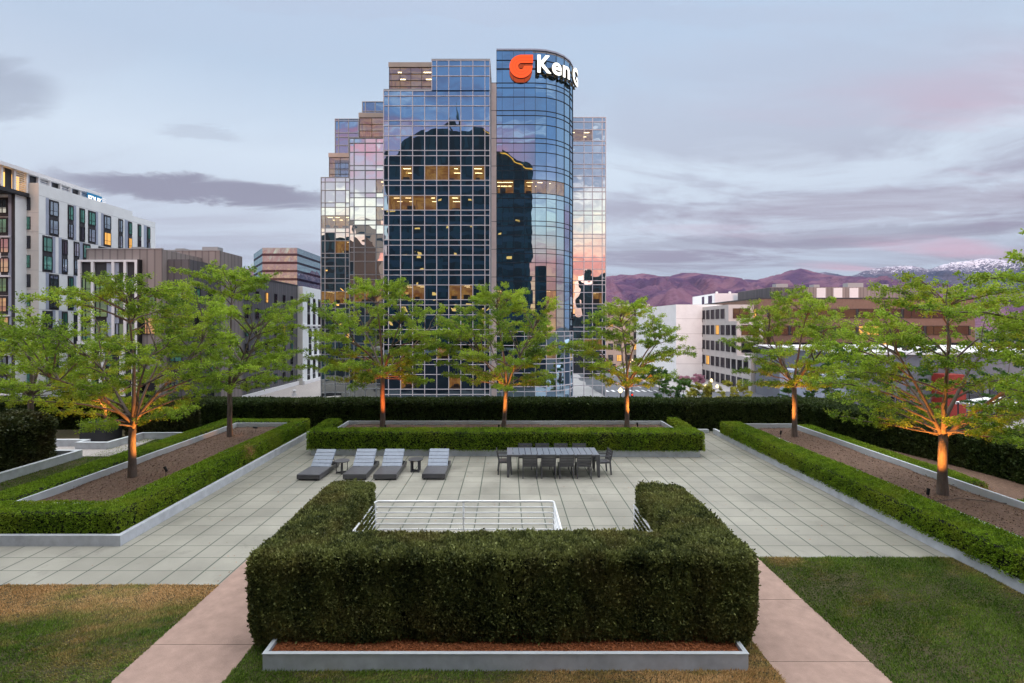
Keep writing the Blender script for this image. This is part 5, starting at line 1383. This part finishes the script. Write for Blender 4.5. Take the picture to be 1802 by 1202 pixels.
# ================================================================== SKY AND LIGHT
SUN_EL, SUN_AZ = R(7), R(186)                        # low behind the viewer; azimuth measured from +Y towards +X
w = bpy.data.worlds.new("World"); sc.world = w; w.use_nodes = True; w.node_tree.nodes.clear(); nt = NT(w.node_tree)
out = nt.node('ShaderNodeOutputWorld'); bg = nt.node('ShaderNodeBackground'); bg.inputs[1].default_value = .1
sky = nt.node('ShaderNodeTexSky'); sky.sky_type = 'NISHITA'; sky.sun_disc = False; sky.sun_elevation = SUN_EL; sky.sun_rotation = SUN_AZ; sky.altitude = 1300
dr = nt.node('ShaderNodeTexCoord').outputs['Generated']; vn = nt.node('ShaderNodeVectorMath', operation='NORMALIZE'); nt.put(vn.inputs[0], dr)
x, y, z = nt.sep(vn.outputs[0]); zc = nt.math('MAXIMUM', z, 0.)
front = nt.ramp(zc, [(0,(.33,.36,.48)),(.07,(.38,.45,.57)),(.16,(.50,.56,.67)),(.29,(.59,.68,.79)),(.42,(.45,.56,.71)),(.58,(.42,.53,.70)),(.72,(2.4,2.5,2.6)),(1,(3.2,3.2,3.2))])
back = nt.ramp(zc, [(0,(1.4,.66,.22)),(.06,(1.4,.74,.36)),(.10,(1.25,.62,.38)),(.125,(1.1,.42,.36)),(.155,(1.25,.98,.74)),(.21,(1.12,1.12,.98)),(.255,(.95,.92,.95)),(.285,(.55,.56,.74)),(.34,(.27,.39,.62)),(.52,(.24,.37,.60)),(.72,(2.4,2.5,2.6)),(1,(3.2,3.2,3.2))])
bf = nt.mapr(nt.math('MULTIPLY', y, -1.), -.05, .35)
base = nt.mix(bf, front, back)
den = nt.math('ADD', zc, .10)
qx = nt.math('DIVIDE', x, den); qy = nt.math('DIVIDE', y, den)
# broad streaky layers
n1 = nt.noise(nt.comb(nt.math('MULTIPLY', qx, .42), nt.math('MULTIPLY', qy, .85), 3.1), 1.25, 9, .62, .9)
c1 = nt.mapr(n1, .43, .62)
ccol = nt.ramp(zc, [(0,(.165,.17,.27)),(.08,(.20,.185,.28)),(.18,(.265,.225,.32)),(.30,(.32,.33,.44)),(.5,(.5,.55,.68)),(1,(2.6,2.6,2.6))])
ccolb = nt.ramp(zc, [(0,(.9,.34,.2)),(.12,(.75,.28,.28)),(.16,(.95,.62,.54)),(.2,(.62,.66,.70)),(.27,(.50,.46,.58)),(.315,(.70,.36,.45)),(.348,(.95,.30,.33)),(.375,(.26,.25,.40)),(.5,(.13,.18,.30)),(1,(2.4,2.4,2.5))])
ccolb = nt.mix(nt.math('MULTIPLY', nt.mapr(x, -.02, .10), nt.mapr(zc, .225, .27)), ccolb, c4((.26,.32,.47)))
cl = nt.mix(bf, ccol, ccolb)
n5 = nt.noise(nt.comb(nt.math('MULTIPLY', qx, 1.5), nt.math('MULTIPLY', qy, 2.6), 5.5), 1., 6, .6, .8)
c1 = nt.math('MAXIMUM', c1, nt.math('MULTIPLY', nt.mapr(n5, .46, .60), nt.mapr(nt.math('MULTIPLY', y, -1.), .1, .4)))
fade = nt.mapr(zc, .34, .62, 1., .35)
side = nt.mapr(nt.math('DIVIDE', x, nt.math('ADD', nt.math('ABSOLUTE', y), .05)), -.6, .5, .35, 1.)
amt = nt.math('MULTIPLY', nt.math('MULTIPLY', c1, fade), nt.mapr(bf, 0, 1, .92, .95, False))
low = nt.mapr(zc, .10, .36, 1., .55)
amt = nt.math('MULTIPLY', amt, nt.math('MAXIMUM', nt.math('MULTIPLY', side, low), bf))
col = nt.mix(amt, base, cl)
n6 = nt.noise(nt.comb(nt.math('MULTIPLY', qx, 2.3), nt.math('MULTIPLY', qy, 3.2), 12.5), 1., 7, .66, 1.0)
col = nt.mix(nt.math('MULTIPLY', nt.math('MULTIPLY', nt.mapr(n6, .52, .66), bf), nt.math('MULTIPLY', nt.mapr(zc, .28, .33), nt.mapr(zc, .5, .62, .75, 0.))), col, c4((.72,.78,.90)))
# pink wash to the right
n4 = nt.noise(nt.comb(nt.math('MULTIPLY', qx, .35), nt.math('MULTIPLY', qy, 1.1), 8.), 1., 5, .55, .3)
pk = nt.math('MULTIPLY', nt.mapr(n4, .50, .66), nt.math('MULTIPLY', nt.mapr(x, .15, .6), nt.mapr(zc, .18, .44, .95, .0)))
col = nt.mix(nt.math('MULTIPLY', pk, nt.mapr(y, 0., .3)), col, c4((.55,.35,.46)))
# dark lens cloud low on the left and small dark clouds above it
u = nt.math('DIVIDE', x, nt.math('MAXIMUM', y, .02)); v = nt.math('DIVIDE', z, nt.math('MAXIMUM', y, .02))
wob = nt.noise(nt.comb(nt.math('MULTIPLY', u, 6.), nt.math('MULTIPLY', v, 26.), 0.), 1., 9, .68, .6)
def lens(cu, cv, su, sv, amt_, tiltk, wd=.035):
    du = nt.math('DIVIDE', nt.math('SUBTRACT', u, cu), su)
    vv = nt.math('ADD', nt.math('SUBTRACT', v, cv), nt.math('MULTIPLY', nt.math('SUBTRACT', u, cu), tiltk))
    vv = nt.math('ADD', vv, nt.math('MULTIPLY', nt.math('SUBTRACT', wob, .5), wd*2))
    dv = nt.math('DIVIDE', vv, sv)
    rr = nt.math('ADD', nt.math('POWER', nt.math('ABSOLUTE', du), 2.), nt.math('POWER', nt.math('ABSOLUTE', dv), 2.))
    return nt.math('MULTIPLY', nt.math('MULTIPLY', nt.mapr(rr, .25, 1.15, 1., 0.), amt_), nt.mapr(y, .05, .15))
col = nt.mix(lens(-.60, .268, .34, .028, .85, .075), col, c4((.21,.20,.285)))
col = nt.mix(lens(-1.02, .47, .16, .075, .55, .1, .05), col, c4((.27,.30,.40)))
col = nt.mix(lens(-.60, .375, .09, .02, .28, .1, .05), col, c4((.30,.32,.42)))
col = nt.mix(lens(.62, .175, .55, .020, .55, -.05, .03), col, c4((.27,.27,.36)))
col = nt.mix(lens(.80, .245, .5, .030, .45, -.06, .04), col, c4((.33,.29,.38)))
col = nt.mix(lens(.05, .62, .8, .03, .16, .03, .06), col, c4((.42,.43,.55)))
# blend in the physical sky
nis = nt.mix(1., sky.outputs[0], c4((.055,.055,.055)), 'MULTIPLY')
col = nt.mix(.08, col, nis)
ten = nt.node('ShaderNodeVectorMath', operation='SCALE'); nt.put(ten.inputs[0], col); ten.inputs['Scale'].default_value = 10.*.98
nt.l.new(ten.outputs[0], bg.inputs[0]); nt.l.new(bg.outputs[0], out.inputs[0])

sl = bpy.data.lights.new('sun', 'SUN'); sl.energy = 1.4; sl.angle = R(10); sl.color = (1,.62,.52)
so = bpy.data.objects.new('sun', sl); COL.objects.link(so)
sd = Vector((math.sin(SUN_AZ)*math.cos(SUN_EL), math.cos(SUN_AZ)*math.cos(SUN_EL), math.sin(SUN_EL)))
so.rotation_euler = sd.to_track_quat('Z','Y').to_euler(); so.location = (0,-50,60)

cam = bpy.data.cameras.new('camera'); co = bpy.data.objects.new('camera', cam); COL.objects.link(co); sc.camera = co
co.location = (0,0,H); co.rotation_euler = (R(90),0,0); cam.sensor_width = 36; cam.lens = 900/1802*36
cam.shift_x = 9/1802; cam.shift_y = -26/1802; cam.clip_start = .1; cam.clip_end = 60000
sc.view_settings.view_transform = 'Standard'; sc.view_settings.look = 'None'; sc.view_settings.exposure = .32; sc.view_settings.gamma = 1
sc.render.engine = 'CYCLES'
